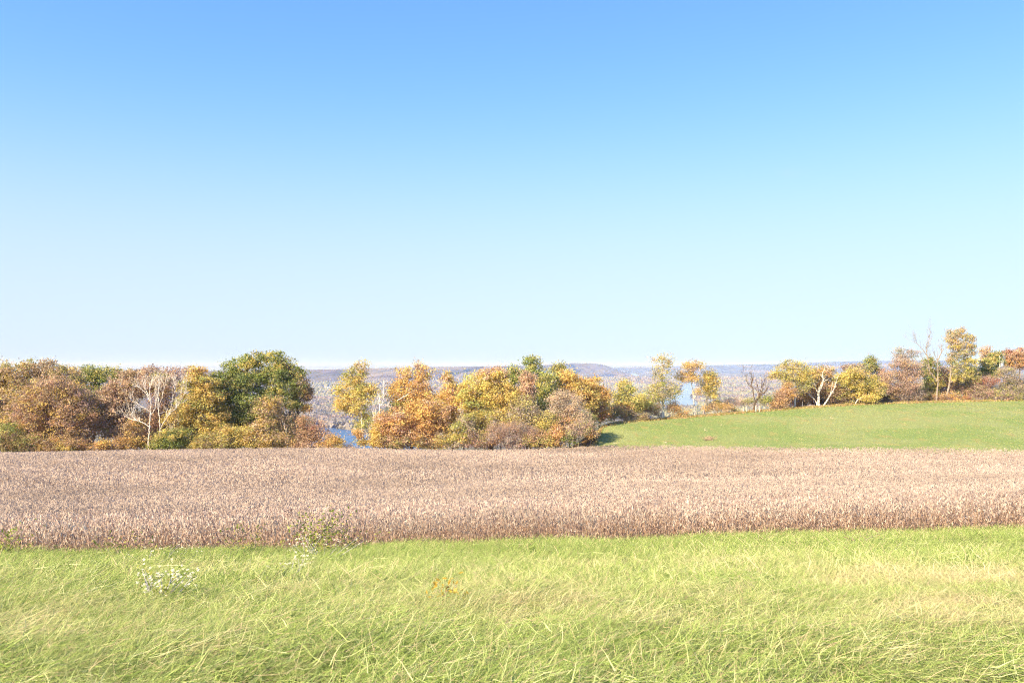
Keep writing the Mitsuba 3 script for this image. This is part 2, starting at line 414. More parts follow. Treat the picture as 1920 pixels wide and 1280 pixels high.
def tree(name, label, px, Y, lobes, pal, seed, cat='tree', bark='m_bark_brown', group=None, trunk_r=0.2, leaf=0.42, dens=1.0, cl=0.75, aspect=0.62, top=None, twig=0, twig_col=(0.30, 0.23, 0.18), lean=None, fork=0.45, twig_len=1.2, stems=1):
    """A tree or shrub: trunk with limbs into every lobe of its crown, a crown of leaf sprays, and twigs."""
    rng = np.random.default_rng(seed)
    key = numbered(name)
    x = (px - CX) / F * Y
    base = np.array([x, Y, float(ground_z(x, Y)) - 0.15])
    lw = lobes_world(lobes, Y, rng)
    crown, trunk, twigs = MB(), MB(), MB()
    q = foliage(crown, lw, pal, rng, leaf * 0.63, dens * 1.1, cl, aspect, tone=0.92 if group == G_LEFT else 1.02)
    mid = np.mean([c for c, r, _ in lw], 0)
    low = min(c[2] - r[2] for c, r, _ in lw)
    head = np.array([mid[0], mid[1], max(c[2] for c, _, _ in lw)])
    if lean is not None:
        head = P(lean[0], lean[1], Y)
    for s in range(stems):
        b0 = base + (rng.normal(0, 0.35, 3) * [1, 1, 0] if s else 0)
        hd = head + (rng.normal(0, 0.9, 3) * [1, 1, 0.5] if s else 0)
        spine = limb(trunk, b0, hd, trunk_r, trunk_r * 0.22, rng, 0.05, 7, 9)
    for c, r, _ in lw:
        k = int(np.clip(np.searchsorted(spine[:, 2], c[2] - np.linalg.norm(c - spine[-1]) * fork), 1, 7))
        p = limb(trunk, spine[k], c, trunk_r * 0.42, trunk_r * 0.15, rng, 0.14, 5, 6)
        near = q[np.linalg.norm((q - c) / r, axis=1) < 1.2]
        for t in near[rng.permutation(len(near))[:10]]:
            limb(trunk, p[rng.integers(2, 6)], t, trunk_r * 0.16, 0.015, rng, 0.12, 3, 4)
    for c, r, _ in lw:
        if twig:
            nt = int(twig * 4 * (r[0] * r[2]))
            d = unit(rng.normal(0, 1, (nt, 3)))
            a = c + d * r * rng.uniform(0.2, 0.9, (nt, 1)) ** 0.6
            dr_ = unit(d * 0.8 + rng.normal(0, 0.4, (nt, 3)) + [0, 0, 0.7])
            e = a + dr_ * rng.uniform(0.5, 1.2, (nt, 1)) * twig_len
            spikes(twigs, a, e, 0.022, np.asarray(twig_col) * rng.uniform(0.7, 1.3, (nt, 1)), rng)
    trunk.build(key + ('__trunk' if cat == 'tree' else '__stems'), bark, colours=False)
    crown.build(key + ('__crown' if cat == 'tree' else '__foliage'), 'm_leaf')
    if twig:
        twigs.build(key + '__twigs', 'm_twig')
        labels[key + '__twigs'] = {'label': 'fine bare twigs', 'kind': 'stuff'}
    tag(key, label, cat, group)
    return key


def spikes(mb, a, e, r, col, rng):
    """Thin three-sided twigs from a to e."""
    n = len(a)
    d = unit(e - a)
    u = unit(np.cross(d, rng.normal(0, 1, (n, 3))))
    w = np.cross(d, u)
    r = np.broadcast_to(np.asarray(r, float), (n,))[:, None]
    v = np.stack([a + u * r, a + (-0.5 * u + 0.87 * w) * r, a + (-0.5 * u - 0.87 * w) * r, e], 1).reshape(-1, 3)
    i = np.arange(n)[:, None] * 4
    mb.add(v, np.vstack([i + [0, 1, 3], i + [1, 2, 3], i + [2, 0, 3]]), np.repeat(np.broadcast_to(col, (n, 3)), 4, 0))


YEL, GOLD, ORG, RUST = (0.57, 0.48, 0.15), (0.58, 0.44, 0.15), (0.57, 0.37, 0.14), (0.47, 0.31, 0.18)
TAN, BRN, OLV, GRN, DGR = (0.54, 0.42, 0.28), (0.36, 0.27, 0.16), (0.36, 0.34, 0.12), (0.22, 0.27, 0.07), (0.13, 0.17, 0.05)
PTAN, GTAN, RED, LIME, DBR = (0.50, 0.36, 0.26), (0.42, 0.36, 0.27), (0.38, 0.16, 0.11), (0.40, 0.42, 0.13), (0.18, 0.12, 0.08)
GRYT, PINKT = (0.34, 0.29, 0.26), (0.41, 0.29, 0.24)
G_LEFT, G_MID, G_CREST = 'trees and shrubs along the left far edge of the crop', 'trees and shrubs of the middle copse beyond the crop', 'trees and shrubs along the pasture crest'

# ---- left block
tree('oak_tree', 'large olive and tan oak with a thin open top at the far left', 62, 129,
     [(20, 702, 42, 26), (74, 692, 40, 18), (122, 706, 34, 24), (-20, 745, 46, 50), (60, 745, 62, 36), (30, 800, 50, 40), (108, 728, 40, 28), (-40, 700, 40, 26)],
     [(TAN, 5), (OLV, 3), (BRN, 3), (GOLD, 3)], 1, group=G_LEFT, trunk_r=0.32, dens=0.62)
tree('hickory_tree', 'wide rusty brown broadleaf tree with many bare twigs left of the pinkish tan oak', 108, 124,
     [(104, 738, 52, 34), (140, 772, 44, 42), (88, 800, 55, 38), (60, 772, 34, 42), (150, 815, 34, 28), (118, 832, 50, 18)],
     [(BRN, 4), (RUST, 3), (GOLD, 3), (PTAN, 3), (PINKT, 2)], 2, group=G_LEFT, trunk_r=0.2, dens=0.62, twig=7, twig_col=(0.36, 0.27, 0.21))
tree('elm_tree', 'green and yellow treetop showing above the brown trees behind', 186, 146,
     [(165, 702, 28, 16), (202, 703, 32, 15), (135, 728, 24, 20), (185, 740, 36, 26)], [(OLV, 4), (GRN, 3), (LIME, 3), (YEL, 1)], 3, group=G_LEFT, dens=0.8)
tree('oak_tree', 'pinkish tan oak with pale leaf clumps left of the white dead trees', 232, 127,
     [(236, 732, 36, 40), (218, 790, 34, 34), (268, 707, 40, 17), (205, 750, 22, 30), (240, 800, 34, 30), (300, 722, 30, 22)], [(TAN, 6), (PTAN, 5), (OLV, 1), (BRN, 2)], 4, group=G_LEFT, trunk_r=0.26, dens=0.8)
tree('sumac_shrub', 'bright orange shrub at the crop edge below the tan oak', 210, 121.5, [(208, 834, 26, 8), (235, 830, 18, 11), (182, 838, 18, 6)], [(ORG, 4), (GOLD, 3), (RUST, 2), (BRN, 3)], 5, 'shrub', group=G_LEFT, trunk_r=0.05, leaf=0.34, stems=4)
tree('maple_sapling', 'small golden orange tree just left of the white dead trunk', 258, 123.5, [(252, 802, 16, 15), (262, 828, 18, 12)], [(GOLD, 3), (ORG, 3), (OLV, 2), (BRN, 3)], 6, group=G_LEFT, trunk_r=0.07, leaf=0.36)
tree('ash_tree', 'reddish brown twiggy tree standing behind the white dead trees', 318, 135,
     [(294, 714, 32, 26), (330, 710, 28, 24), (308, 760, 36, 36), (335, 790, 34, 34), (290, 810, 30, 26)], [(PINKT, 5), (RUST, 4), (PTAN, 3)], 7, group=G_LEFT, dens=0.32, twig=16, twig_col=(0.34, 0.22, 0.18))
tree('dogwood_shrub', 'rounded green shrub at the crop edge right of the white dead trunk', 330, 122, [(328, 822, 34, 20), (350, 835, 24, 12), (300, 836, 20, 12)], [(OLV, 4), (GRN, 5), (YEL, 1)], 8, 'shrub', group=G_LEFT, trunk_r=0.06, leaf=0.34, stems=4)
tree('maple_tree', 'yellow green maple with an orange pointed top left of the big green oak', 372, 126,
     [(371, 696, 17, 16, [(ORG, 4), (GOLD, 4), (YEL, 1)]), (368, 722, 30, 22, [(GOLD, 3), (YEL, 3), (LIME, 2)]), (360, 752, 38, 24), (395, 742, 30, 36), (340, 785, 34, 22, [(GOLD, 5), (YEL, 3)]), (385, 788, 50, 28, [(GOLD, 5), (YEL, 3), (OLV, 2)]), (400, 820, 44, 22)],
     [(YEL, 6), (LIME, 2), (OLV, 1), (GOLD, 4)], 9, group=G_LEFT, trunk_r=0.24, dens=0.85)
tree('oak_tree', 'big green oak with the broad uneven crown above the yellow maple', 462, 129,
     [(440, 690, 24, 18, [(GRN, 3), (LIME, 3), (OLV, 2)]), (462, 678, 20, 13, [(GRN, 3), (LIME, 3), (YEL, 1)]), (488, 674, 22, 13, [(OLV, 3), (YEL, 4), (GRN, 2)]), (412, 716, 24, 20, [(LIME, 3), (GRN, 4), (OLV, 2)]), (436, 728, 30, 22), (470, 716, 28, 22), (500, 704, 24, 20), (424, 756, 26, 20, [(LIME, 3), (YEL, 2), (GRN, 3)]), (466, 752, 34, 20), (500, 742, 24, 22), (444, 782, 34, 16), (486, 784, 28, 16)],
     [(GRN, 7), (OLV, 3), (DGR, 3), (LIME, 2)], 10, group=G_LEFT, trunk_r=0.36, dens=0.8, cl=0.7)
tree('oak_tree', 'dark trunked green and yellow oak at the right end of the left tree block', 558, 128,
     [(517, 668, 13, 11, [(GRN, 3), (LIME, 3), (YEL, 1)]), (535, 682, 20, 15, [(YEL, 3), (OLV, 4), (GRN, 3)]), (556, 700, 18, 16, [(YEL, 2), (OLV, 4), (GRN, 3)]), (526, 704, 20, 16), (540, 726, 24, 18), (518, 736, 18, 18), (562, 726, 15, 18, [(DGR, 4), (OLV, 3), (BRN, 2)]), (545, 754, 20, 16, [(DGR, 3), (OLV, 3), (BRN, 3)]), (575, 735, 9, 22, [(RUST, 4), (ORG, 3), (BRN, 2)]), (573, 764, 8, 12, [(RUST, 3), (GOLD, 2)])],
     [(OLV, 4), (GRN, 5), (DGR, 3), (YEL, 1)], 11, group=G_LEFT, trunk_r=0.28, dens=0.8, cl=0.65, lean=(553, 700))
tree('cherry_tree', 'tan and olive small tree in front of the big green oak', 498, 123.5, [(505, 768, 30, 26), (520, 795, 34, 30), (490, 812, 36, 26), (530, 825, 22, 16)], [(TAN, 4), (OLV, 4), (GOLD, 3), (BRN, 1)], 12, group=G_LEFT, trunk_r=0.12, dens=0.7, twig=4)
tree('hazel_shrub', 'yellow olive shrub thicket at the crop edge below the big green oak', 455, 122, [(440, 818, 34, 22), (470, 826, 28, 16), (410, 830, 26, 14), (380, 836, 22, 10)], [(YEL, 4), (OLV, 3), (GOLD, 4), (TAN, 2)], 13, 'shrub', group=G_LEFT, trunk_r=0.06, leaf=0.34, stems=5)
tree('pin_oak_tree', 'small reddish tree with flat layered branches beside the dark oak trunk', 572, 123, [(566, 790, 16, 12), (576, 806, 22, 8), (568, 822, 26, 9), (584, 815, 12, 8)], [(RUST, 4), (PTAN, 3), (BRN, 3), (RED, 1)], 14, group=G_LEFT, trunk_r=0.08, dens=0.5, leaf=0.34, twig=8)
tree('cherry_tree', 'sparse pinkish sapling with a dark forked stem at the edge of the gap', 597, 123, [(594, 800, 15, 14), (603, 818, 14, 12)], [(PTAN, 5), (RUST, 2)], 15, group=G_LEFT, trunk_r=0.07, dens=0.3, leaf=0.32, twig=10, twig_col=(0.40, 0.26, 0.21))
tree('sumac_shrub', 'orange and yellow shrub in the gap in front of the river', 622, 122.5, [(616, 826, 20, 12), (630, 832, 14, 9, [(YEL, 4), (GOLD, 2)]), (604, 834, 14, 9)], [(GOLD, 3), (TAN, 3), (ORG, 3)], 16, 'shrub', group=G_LEFT, trunk_r=0.04, leaf=0.32, stems=4, dens=0.8)
tree('willow_shrub', 'low pinkish tuft of twigs at the crop edge in the river gap', 655, 122.5, [(655, 838, 12, 5)], [(PTAN, 4), (ORG, 1)], 17, 'shrub', group=G_LEFT, trunk_r=0.02, leaf=0.25, stems=4, dens=0.4, twig=14)
tree('bramble_shrub', 'dark green undergrowth at the far left crop edge', 10, 122, [(10, 820, 44, 24), (-30, 830, 30, 20), (50, 838, 30, 12)], [(OLV, 4), (GRN, 3), (RUST, 2), (GOLD, 1)], 18, 'shrub', group=G_LEFT, trunk_r=0.05, leaf=0.36, stems=4)

# ---- middle copse
tree('aspen_tree', 'golden green aspen with a wispy pale top right of the river gap', 690, 128,
     [(668, 702, 20, 15), (658, 728, 28, 24), (640, 752, 16, 22, [(GOLD, 5), (YEL, 3)]), (684, 735, 22, 26), (662, 762, 22, 18), (684, 790, 16, 20, [(LIME, 4), (YEL, 3)]), (678, 685, 14, 7, [(YEL, 2), (TAN, 2)])],
     [(YEL, 4), (GOLD, 4), (OLV, 4), (LIME, 2)], 21, bark='m_bark_white', group=G_MID, trunk_r=0.17, dens=0.55, lean=(678, 690), twig=3, twig_col=(0.6, 0.5, 0.36))
tree('maple_sapling', 'thin orange sapling standing alone before the blue river bend', 672, 122.5, [(671, 815, 6, 11), (674, 830, 8, 9)], [(GOLD, 3), (ORG, 3), (OLV, 2)], 22, group=G_MID, trunk_r=0.04, leaf=0.3)
tree('aspen_tree', 'orange aspen with a thin white stem rising above its crown', 784, 131,
     [(757, 706, 14, 20), (794, 702, 20, 18), (745, 735, 22, 20), (780, 735, 28, 24), (755, 762, 34, 18, [(YEL, 4), (GOLD, 3), (LIME, 2)]), (800, 752, 26, 26), (782, 684, 8, 8, [(PTAN, 2), (TAN, 3)])],
     [(GOLD, 4), (ORG, 5), (RUST, 1), (YEL, 1)], 23, bark='m_bark_white', group=G_MID, trunk_r=0.14, dens=0.6, lean=(780, 678), twig=4, twig_col=(0.5, 0.36, 0.25))
tree('oak_tree', 'rusty orange bushy oak in front of the orange aspen', 775, 123.5,
     [(742, 795, 38, 30), (790, 775, 34, 26, [(ORG, 4), (GOLD, 3)]), (795, 808, 42, 26), (750, 822, 40, 18), (812, 785, 28, 34), (725, 800, 22, 28)], [(ORG, 4), (RUST, 5), (PTAN, 3), (GOLD, 2)], 24, group=G_MID, trunk_r=0.22, dens=0.8)
tree('maple_sapling', 'golden yellow small maple at the left foot of the middle copse', 707, 122.5, [(708, 805, 12, 16), (704, 824, 16, 13)], [(GOLD, 6), (YEL, 2), (ORG, 1)], 25, group=G_MID, trunk_r=0.06, leaf=0.34)
tree('maple_tree', 'pale peach and yellow maple between the orange aspen and the yellow dome', 848, 128.5,
     [(848, 735, 28, 22), (832, 762, 30, 28), (868, 760, 28, 30), (838, 712, 8, 14), (850, 790, 36, 24)], [(GOLD, 4), (PTAN, 3), (YEL, 3), (ORG, 2)], 26, group=G_MID, trunk_r=0.18, dens=0.72)
tree('maple_tree', 'big dome shaped yellow maple in the middle of the copse', 920, 126.5,
     [(924, 702, 30, 16, [(YEL, 2), (GOLD, 2), (PTAN, 2)]), (900, 722, 36, 20), (890, 748, 34, 24), (942, 742, 38, 30, [(GOLD, 3), (YEL, 4)]), (920, 775, 44, 26), (952, 770, 26, 26, [(YEL, 4), (GOLD, 2)])],
     [(YEL, 6), (GOLD, 2), (LIME, 2), (TAN, 1)], 27, group=G_MID, trunk_r=0.3, dens=1.0)
tree('maple_tree', 'tall green tree rising above the yellow dome', 996, 133,
     [(998, 679, 15, 11), (996, 700, 22, 16), (964, 702, 16, 15), (975, 722, 24, 20), (1022, 725, 18, 30, [(LIME, 3), (OLV, 4), (YEL, 1)]), (1010, 755, 28, 26, [(OLV, 4), (LIME, 3), (YEL, 2)])], [(GRN, 5), (LIME, 3), (OLV, 4)], 28, group=G_MID, trunk_r=0.22, dens=0.9)
tree('oak_tree', 'pinkish orange narrow oak in front of the tall green tree', 988, 127, [(990, 712, 15, 17), (986, 738, 20, 18)], [(PTAN, 5), (TAN, 3), (RUST, 2)], 29, group=G_MID, trunk_r=0.14, dens=0.8)
tree('maple_sapling', 'olive green small tree at the crop edge right of the rusty oak', 868, 123.5, [(868, 795, 30, 24), (885, 818, 30, 18), (852, 815, 18, 20)], [(OLV, 4), (YEL, 2), (LIME, 2), (GTAN, 2)], 30, group=G_MID, trunk_r=0.08, dens=0.7, leaf=0.36, twig=4)
tree('sumac_shrub', 'small bright orange bush at the crop edge below the peach maple', 822, 121.8, [(821, 828, 11, 10)], [(GOLD, 4), (ORG, 4)], 31, 'shrub', group=G_MID, trunk_r=0.03, leaf=0.3, stems=3)
tree('dogwood_shrub', 'grey and reddish bare twig thicket at the crop edge below the yellow dome', 955, 122, [(935, 815, 26, 20), (965, 812, 30, 22), (1000, 818, 24, 16), (910, 826, 20, 12)], [(GRYT, 3), (RUST, 2), (PINKT, 3)], 32, 'shrub', bark='m_bark_grey', group=G_MID, trunk_r=0.04, leaf=0.25, stems=7, dens=0.35, twig=18, twig_col=(0.44, 0.33, 0.27))
tree('hawthorn_tree', 'pale olive tan tree with fine twigs right of the yellow dome', 985, 124.5, [(980, 768, 30, 30), (1000, 795, 30, 28), (965, 790, 22, 24)], [(GTAN, 5), (OLV, 3), (YEL, 2)], 33, bark='m_bark_grey', group=G_MID, trunk_r=0.1, dens=0.38, leaf=0.34, twig=14, twig_col=(0.45, 0.37, 0.28))
tree('oak_tree', 'dark olive treetop behind the pale twiggy tree', 1048, 139, [(1048, 692, 13, 12), (1046, 712, 18, 16), (1040, 790, 16, 30)], [(OLV, 5), (DGR, 3), (GOLD, 1)], 34, group=G_MID, trunk_r=0.16, dens=0.9)
tree('maple_tree', 'golden orange maple behind the pale twiggy tree', 1078, 137, [(1068, 706, 20, 14), (1086, 728, 26, 18), (1060, 735, 22, 18), (1100, 750, 22, 20)], [(GOLD, 5), (ORG, 4), (YEL, 2)], 35, group=G_MID, trunk_r=0.18, dens=0.85)
tree('ash_tree', 'pale tan twiggy tree at the right end of the middle copse', 1068, 126.5, [(1062, 755, 36, 24), (1075, 785, 36, 24), (1045, 780, 24, 28)], [(TAN, 4), (GTAN, 5), (PTAN, 2)], 36, bark='m_bark_grey', group=G_MID, trunk_r=0.12, dens=0.36, leaf=0.32, twig=16, twig_col=(0.52, 0.40, 0.30))
tree('maple_tree', 'vivid orange maple at the left corner of the pasture crest', 1124, 140.5, [(1114, 722, 20, 15), (1128, 745, 20, 20), (1108, 748, 20, 20, [(OLV, 3), (GOLD, 3), (LIME, 2)]), (1122, 775, 24, 18, [(RUST, 4), (ORG, 4), (RED, 1)])], [(ORG, 6), (GOLD, 5)], 37, group=G_MID, trunk_r=0.2, dens=0.95)
tree('sumac_shrub', 'orange red bush at the crop edge near the pasture corner', 1043, 121.5, [(1043, 812, 12, 18), (1038, 830, 12, 8)], [(ORG, 3), (RUST, 4), (PTAN, 2)], 38, 'shrub', group=G_MID, trunk_r=0.04, leaf=0.32, stems=3, dens=0.8)
tree('plum_shrub', 'grey shrub with pale leaning stems at the lower left corner of the pasture', 1086, 121, [(1082, 808, 22, 16), (1096, 800, 20, 14), (1070, 822, 14, 12, [(GRN, 4), (LIME, 2)])], [(GRYT, 3), (PTAN, 3), (OLV, 2)], 39, 'shrub', bark='m_bark_grey', group=G_MID, trunk_r=0.06, leaf=0.3, stems=5, dens=0.4, twig=18, twig_col=(0.40, 0.31, 0.26))
tree('rose_shrub', 'olive and gold shrub mass filling the middle copse under the tall green tree', 1022, 123, [(1022, 790, 24, 26), (1028, 820, 18, 16), (1012, 818, 20, 18)], [(OLV, 4), (YEL, 2), (BRN, 2), (GTAN, 2)], 40, 'shrub', group=G_MID, trunk_r=0.06, leaf=0.34, stems=4, dens=0.7, twig=5)

for i, (px, py, rx, ry, Y, pl, grp, lab) in enumerate([
        (60, 790, 70, 44, 137, [(BRN, 4), (TAN, 3), (RUST, 2)], G_LEFT, 'brown tree half hidden behind the olive and tan oak at the far left'),
        (180, 775, 60, 40, 138, [(BRN, 4), (PTAN, 2), (OLV, 1)], G_LEFT, 'dark brown tree half hidden behind the pinkish tan oak'),
        (310, 800, 60, 36, 139, [(BRN, 4), (TAN, 2), (RUST, 2)], G_LEFT, 'dark brown undergrowth behind the two white dead trees'),
        (440, 800, 70, 36, 137, [(DBR, 3), (OLV, 3), (BRN, 2)], G_LEFT, 'dark olive undergrowth behind the big green oak'),
        (545, 805, 38, 30, 134, [(DBR, 4), (BRN, 3), (RUST, 1)], G_LEFT, 'dark brown undergrowth behind the dark trunked oak'),
        (760, 812, 60, 26, 133, [(BRN, 3), (OLV, 2), (RUST, 2)], G_MID, 'brown undergrowth behind the rusty orange bushy oak'),
        (880, 805, 70, 30, 134, [(OLV, 3), (BRN, 3), (DBR, 1)], G_MID, 'olive brown undergrowth behind the big yellow dome'),
        (1010, 800, 60, 32, 135, [(OLV, 3), (BRN, 3), (GTAN, 2)], G_MID, 'olive brown undergrowth behind the tall green tree'),
        (1545, 745, 50, 14, 168, [(BRN, 3), (DBR, 3), (RUST, 2)], G_CREST, 'dark brown brush behind the many stemmed white birch'),
        (1640, 745, 50, 16, 170, [(BRN, 3), (OLV, 2), (DBR, 2)], G_CREST, 'brown brush behind the round yellow tree'),
        (1720, 738, 50, 18, 176, [(BRN, 3), (PINKT, 3), (OLV, 2)], G_CREST, 'brown brush behind the two bare tall trunks'),
        (1480, 752, 30, 11, 166, [(BRN, 3), (RUST, 3)], G_CREST, 'brown brush behind the rust red bush')]):
    tree('hazel_thicket', lab, px, Y, [(px - rx * 0.5, py, rx * 0.55, ry), (px, py - 4, rx * 0.5, ry), (px + rx * 0.5, py + 3, rx * 0.55, ry)], pl, 760 + i, 'shrub', group=grp, trunk_r=0.06, leaf=0.5, stems=4, dens=0.9)
for i, (px, py, rx, ry, Y, pl, lab) in enumerate([
        (735, 828, 30, 11, 122, [(RUST, 3), (PTAN, 3), (OLV, 2), (GOLD, 2)], 'low tan and rust bush at the crop edge below the rusty oak, left one'),
        (788, 826, 32, 13, 122, [(GTAN, 3), (PTAN, 2), (OLV, 3), (ORG, 2)], 'low tan bush at the crop edge below the rusty oak, right one'),
        (845, 826, 26, 13, 122.3, [(OLV, 3), (GTAN, 3), (YEL, 2), (DGR, 1)], 'olive bush at the crop edge right of the small bright orange bush'),
        (895, 822, 30, 16, 122.3, [(GTAN, 3), (PINKT, 3), (OLV, 2), (ORG, 1)], 'tan and pink bush at the crop edge left of the grey twig thicket'),
        (975, 828, 34, 11, 121.5, [(PINKT, 4), (GRYT, 3), (OLV, 2)], 'low grey pink bush in front of the grey twig thicket'),
        (1015, 826, 24, 13, 121.6, [(YEL, 3), (OLV, 3), (RUST, 2)], 'low yellow and rust bush left of the orange red bush at the crop edge'),
        (1060, 800, 26, 24, 124, [(PTAN, 3), (ORG, 2), (BRN, 2), (OLV, 1)], 'tan orange bush behind the orange red bush near the pasture corner'),
        (940, 790, 40, 22, 124.5, [(YEL, 3), (GTAN, 3), (OLV, 2), (PTAN, 1)], 'tan and yellow small tree under the big yellow dome'),
        (815, 812, 26, 22, 124, [(GOLD, 3), (TAN, 3), (RUST, 2)], 'tan and gold bush between the rusty oak and the olive green small tree'),
        (1100, 790, 18, 20, 131, [(LIME, 2), (OLV, 3), (TAN, 2)], 'olive bush left below the vivid orange maple'),
        (1108, 815, 10, 10, 121.5, [(ORG, 2), (PTAN, 3)], 'small orange tan bush at the lower left corner of the pasture')]):
    tree('rose_shrub', lab, px, Y, [(px - rx * 0.4, py, rx * 0.7, ry), (px + rx * 0.4, py + 2, rx * 0.7, ry * 0.9)], pl, 700 + i, 'shrub', group=G_MID, trunk_r=0.05, leaf=0.34, stems=4, dens=0.75, twig=6)
for i, (px, py, rx, ry, Y, pl, lab) in enumerate([
        (45, 828, 40, 18, 121.5, [(OLV, 3), (BRN, 3), (RUST, 2), (GOLD, 1)], 'brown olive undergrowth left of the bright orange shrub at the left crop edge'),
        (120, 834, 40, 13, 121.5, [(BRN, 3), (GOLD, 3), (OLV, 1), (RUST, 3)], 'low brown bush directly left of the bright orange shrub'),
        (290, 826, 22, 18, 125, [(ORG, 3), (RUST, 3), (BRN, 3)], 'orange brown bush between the two white dead trees'),
        (410, 828, 34, 16, 121.8, [(YEL, 3), (OLV, 3), (BRN, 2)], 'yellow brown bush at the crop edge below the yellow green maple'),
        (515, 828, 34, 14, 121.8, [(TAN, 3), (GOLD, 3), (OLV, 2)], 'tan bush at the crop edge below the tan and olive small tree'),
        (575, 838, 26, 6, 121.8, [(RUST, 3), (BRN, 3), (PTAN, 2)], 'low brown undergrowth at the foot of the dark trunked oak')]):
    tree('bramble_shrub', lab, px, Y, [(px - rx * 0.4, py, rx * 0.7, ry), (px + rx * 0.4, py + 2, rx * 0.7, ry * 0.9)], pl, 720 + i, 'shrub', group=G_LEFT, trunk_r=0.05, leaf=0.34, stems=4, dens=0.75, twig=6)

# ---- pasture crest
for i, (px, py, rx, ry, Y, pl, lab) in enumerate([
        (1150, 775, 26, 14, 145, [(RUST, 3), (BRN, 3), (OLV, 3), (ORG, 1)], 'rust and olive bush right of the foot of the vivid orange maple'),
        (1190, 778, 20, 8, 146.5, [(GRYT, 3), (BRN, 3), (OLV, 2)], 'low brown bush under the olive yellow clump'),
        (1576, 748, 26, 12, 162, [(DBR, 3), (BRN, 3), (OLV, 2)], 'dark brown undergrowth left below the round yellow tree'),
        (1655, 735, 24, 20, 167, [(PINKT, 3), (BRN, 3), (OLV, 1)], 'brown pink bush between the round yellow tree and the twiggy pale stemmed tree'),
        (1738, 742, 22, 12, 170, [(BRN, 3), (OLV, 3), (RUST, 2)], 'brown olive bush at the foot of the two bare tall trunks'),
        (1812, 722, 26, 18, 172, [(OLV, 3), (YEL, 2), (PTAN, 3)], 'olive and tan bush under the lower branches of the tall cottonwood'),
        (1880, 742, 36, 10, 168, [(GRYT, 3), (PINKT, 3), (OLV, 3)], 'low grey pink bush row at the right end of the pasture edge'),
        (1832, 705, 20, 16, 175, [(YEL, 2), (OLV, 3), (TAN, 2)], 'yellow olive small tree left of the dark dense evergreen'),
        (1775, 705, 14, 18, 173, [(PINKT, 3), (BRN, 3), (GTAN, 1)], 'brown pink twiggy bush right behind the two bare tall trunks')]):
    tree('plum_shrub', lab, px, Y, [(px - rx * 0.4, py, rx * 0.7, ry), (px + rx * 0.4, py + 2, rx * 0.7, ry * 0.9)], pl, 740 + i, 'shrub', bark='m_bark_grey', group=G_CREST, trunk_r=0.05, leaf=0.34, stems=4, dens=0.7, twig=7, twig_col=(0.40, 0.31, 0.26))

tree('hazel_shrub', 'olive yellow clump of small trees right of the vivid orange maple', 1175, 147, [(1172, 728, 18, 14), (1166, 748, 24, 14), (1196, 752, 26, 14), (1178, 766, 36, 12, [(RUST, 3), (BRN, 3), (OLV, 3)])], [(YEL, 3), (OLV, 5), (LIME, 2)], 41, 'shrub', group=G_CREST, trunk_r=0.08, stems=5, dens=0.75, twig=4)
tree('dogwood_shrub', 'brown red twig thicket left of the tall white trunked birch', 1212, 150, [(1206, 766, 20, 10), (1222, 760, 14, 16)], [(RUST, 3), (BRN, 3), (OLV, 2), (GRYT, 2)], 42, 'shrub', group=G_CREST, trunk_r=0.05, leaf=0.32, stems=5, dens=0.5, twig=10)
tree('birch_tree', 'tall sparse pale green birch with a thick white trunk base', 1243, 151, [(1243, 678, 20, 12, [(TAN, 3), (YEL, 3), (OLV, 2)]), (1240, 700, 20, 12), (1243, 728, 24, 14), (1222, 738, 13, 16), (1262, 732, 14, 18), (1240, 748, 20, 10)], [(OLV, 4), (YEL, 3), (GTAN, 3), (GRN, 1)], 43, bark='m_bark_white', group=G_CREST, trunk_r=0.36, dens=0.34, leaf=0.38, twig=3, twig_col=(0.55, 0.47, 0.36))
tree('birch_tree', 'golden orange birch with a thin leaning trunk left of its yellow neighbour', 1304, 153.5, [(1288, 690, 16, 13), (1308, 686, 12, 12, [(PTAN, 3), (GOLD, 3)]), (1296, 706, 18, 10), (1278, 705, 14, 9), (1306, 735, 10, 6)], [(GOLD, 5), (ORG, 3), (TAN, 2)], 44, bark='m_bark_white', group=G_CREST, trunk_r=0.16, dens=0.42, leaf=0.38, lean=(1292, 690), twig=3, twig_col=(0.5, 0.38, 0.26))
tree('birch_tree', 'rounded golden yellow birch leaning over the pasture crest', 1318, 154.5, [(1330, 702, 15, 10), (1332, 718, 21, 14), (1335, 735, 17, 11)], [(GOLD, 5), (YEL, 3), (OLV, 2)], 45, bark='m_bark_grey', group=G_CREST, trunk_r=0.17, dens=0.6, leaf=0.38, lean=(1333, 712), twig=3)
tree('sumac_shrub', 'orange shrub under the rounded golden birch', 1345, 155.5, [(1346, 760, 18, 9), (1328, 766, 12, 6), (1365, 766, 12, 6)], [(ORG, 3), (GOLD, 3), (TAN, 2), (OLV, 1)], 46, 'shrub', group=G_CREST, trunk_r=0.04, leaf=0.32, stems=4, dens=0.7, twig=6)
tree('sumac_shrub', 'orange red bush at the foot of the tall pale birch', 1262, 152, [(1232, 770, 8, 10), (1264, 766, 13, 13), (1284, 774, 12, 6)], [(ORG, 4), (RUST, 3), (OLV, 1)], 47, 'shrub', group=G_CREST, trunk_r=0.05, leaf=0.32, stems=4, dens=0.6, twig=6)
tree('willow_shrub', 'pinkish grey bare twig shrub left of the dark leaning bare tree', 1378, 158, [(1375, 754, 20, 11), (1362, 762, 14, 7)], [(PINKT, 4), (PTAN, 3)], 48, 'shrub', bark='m_bark_grey', group=G_CREST, trunk_r=0.03, leaf=0.25, stems=6, dens=0.14, twig=22, twig_col=(0.50, 0.37, 0.32))
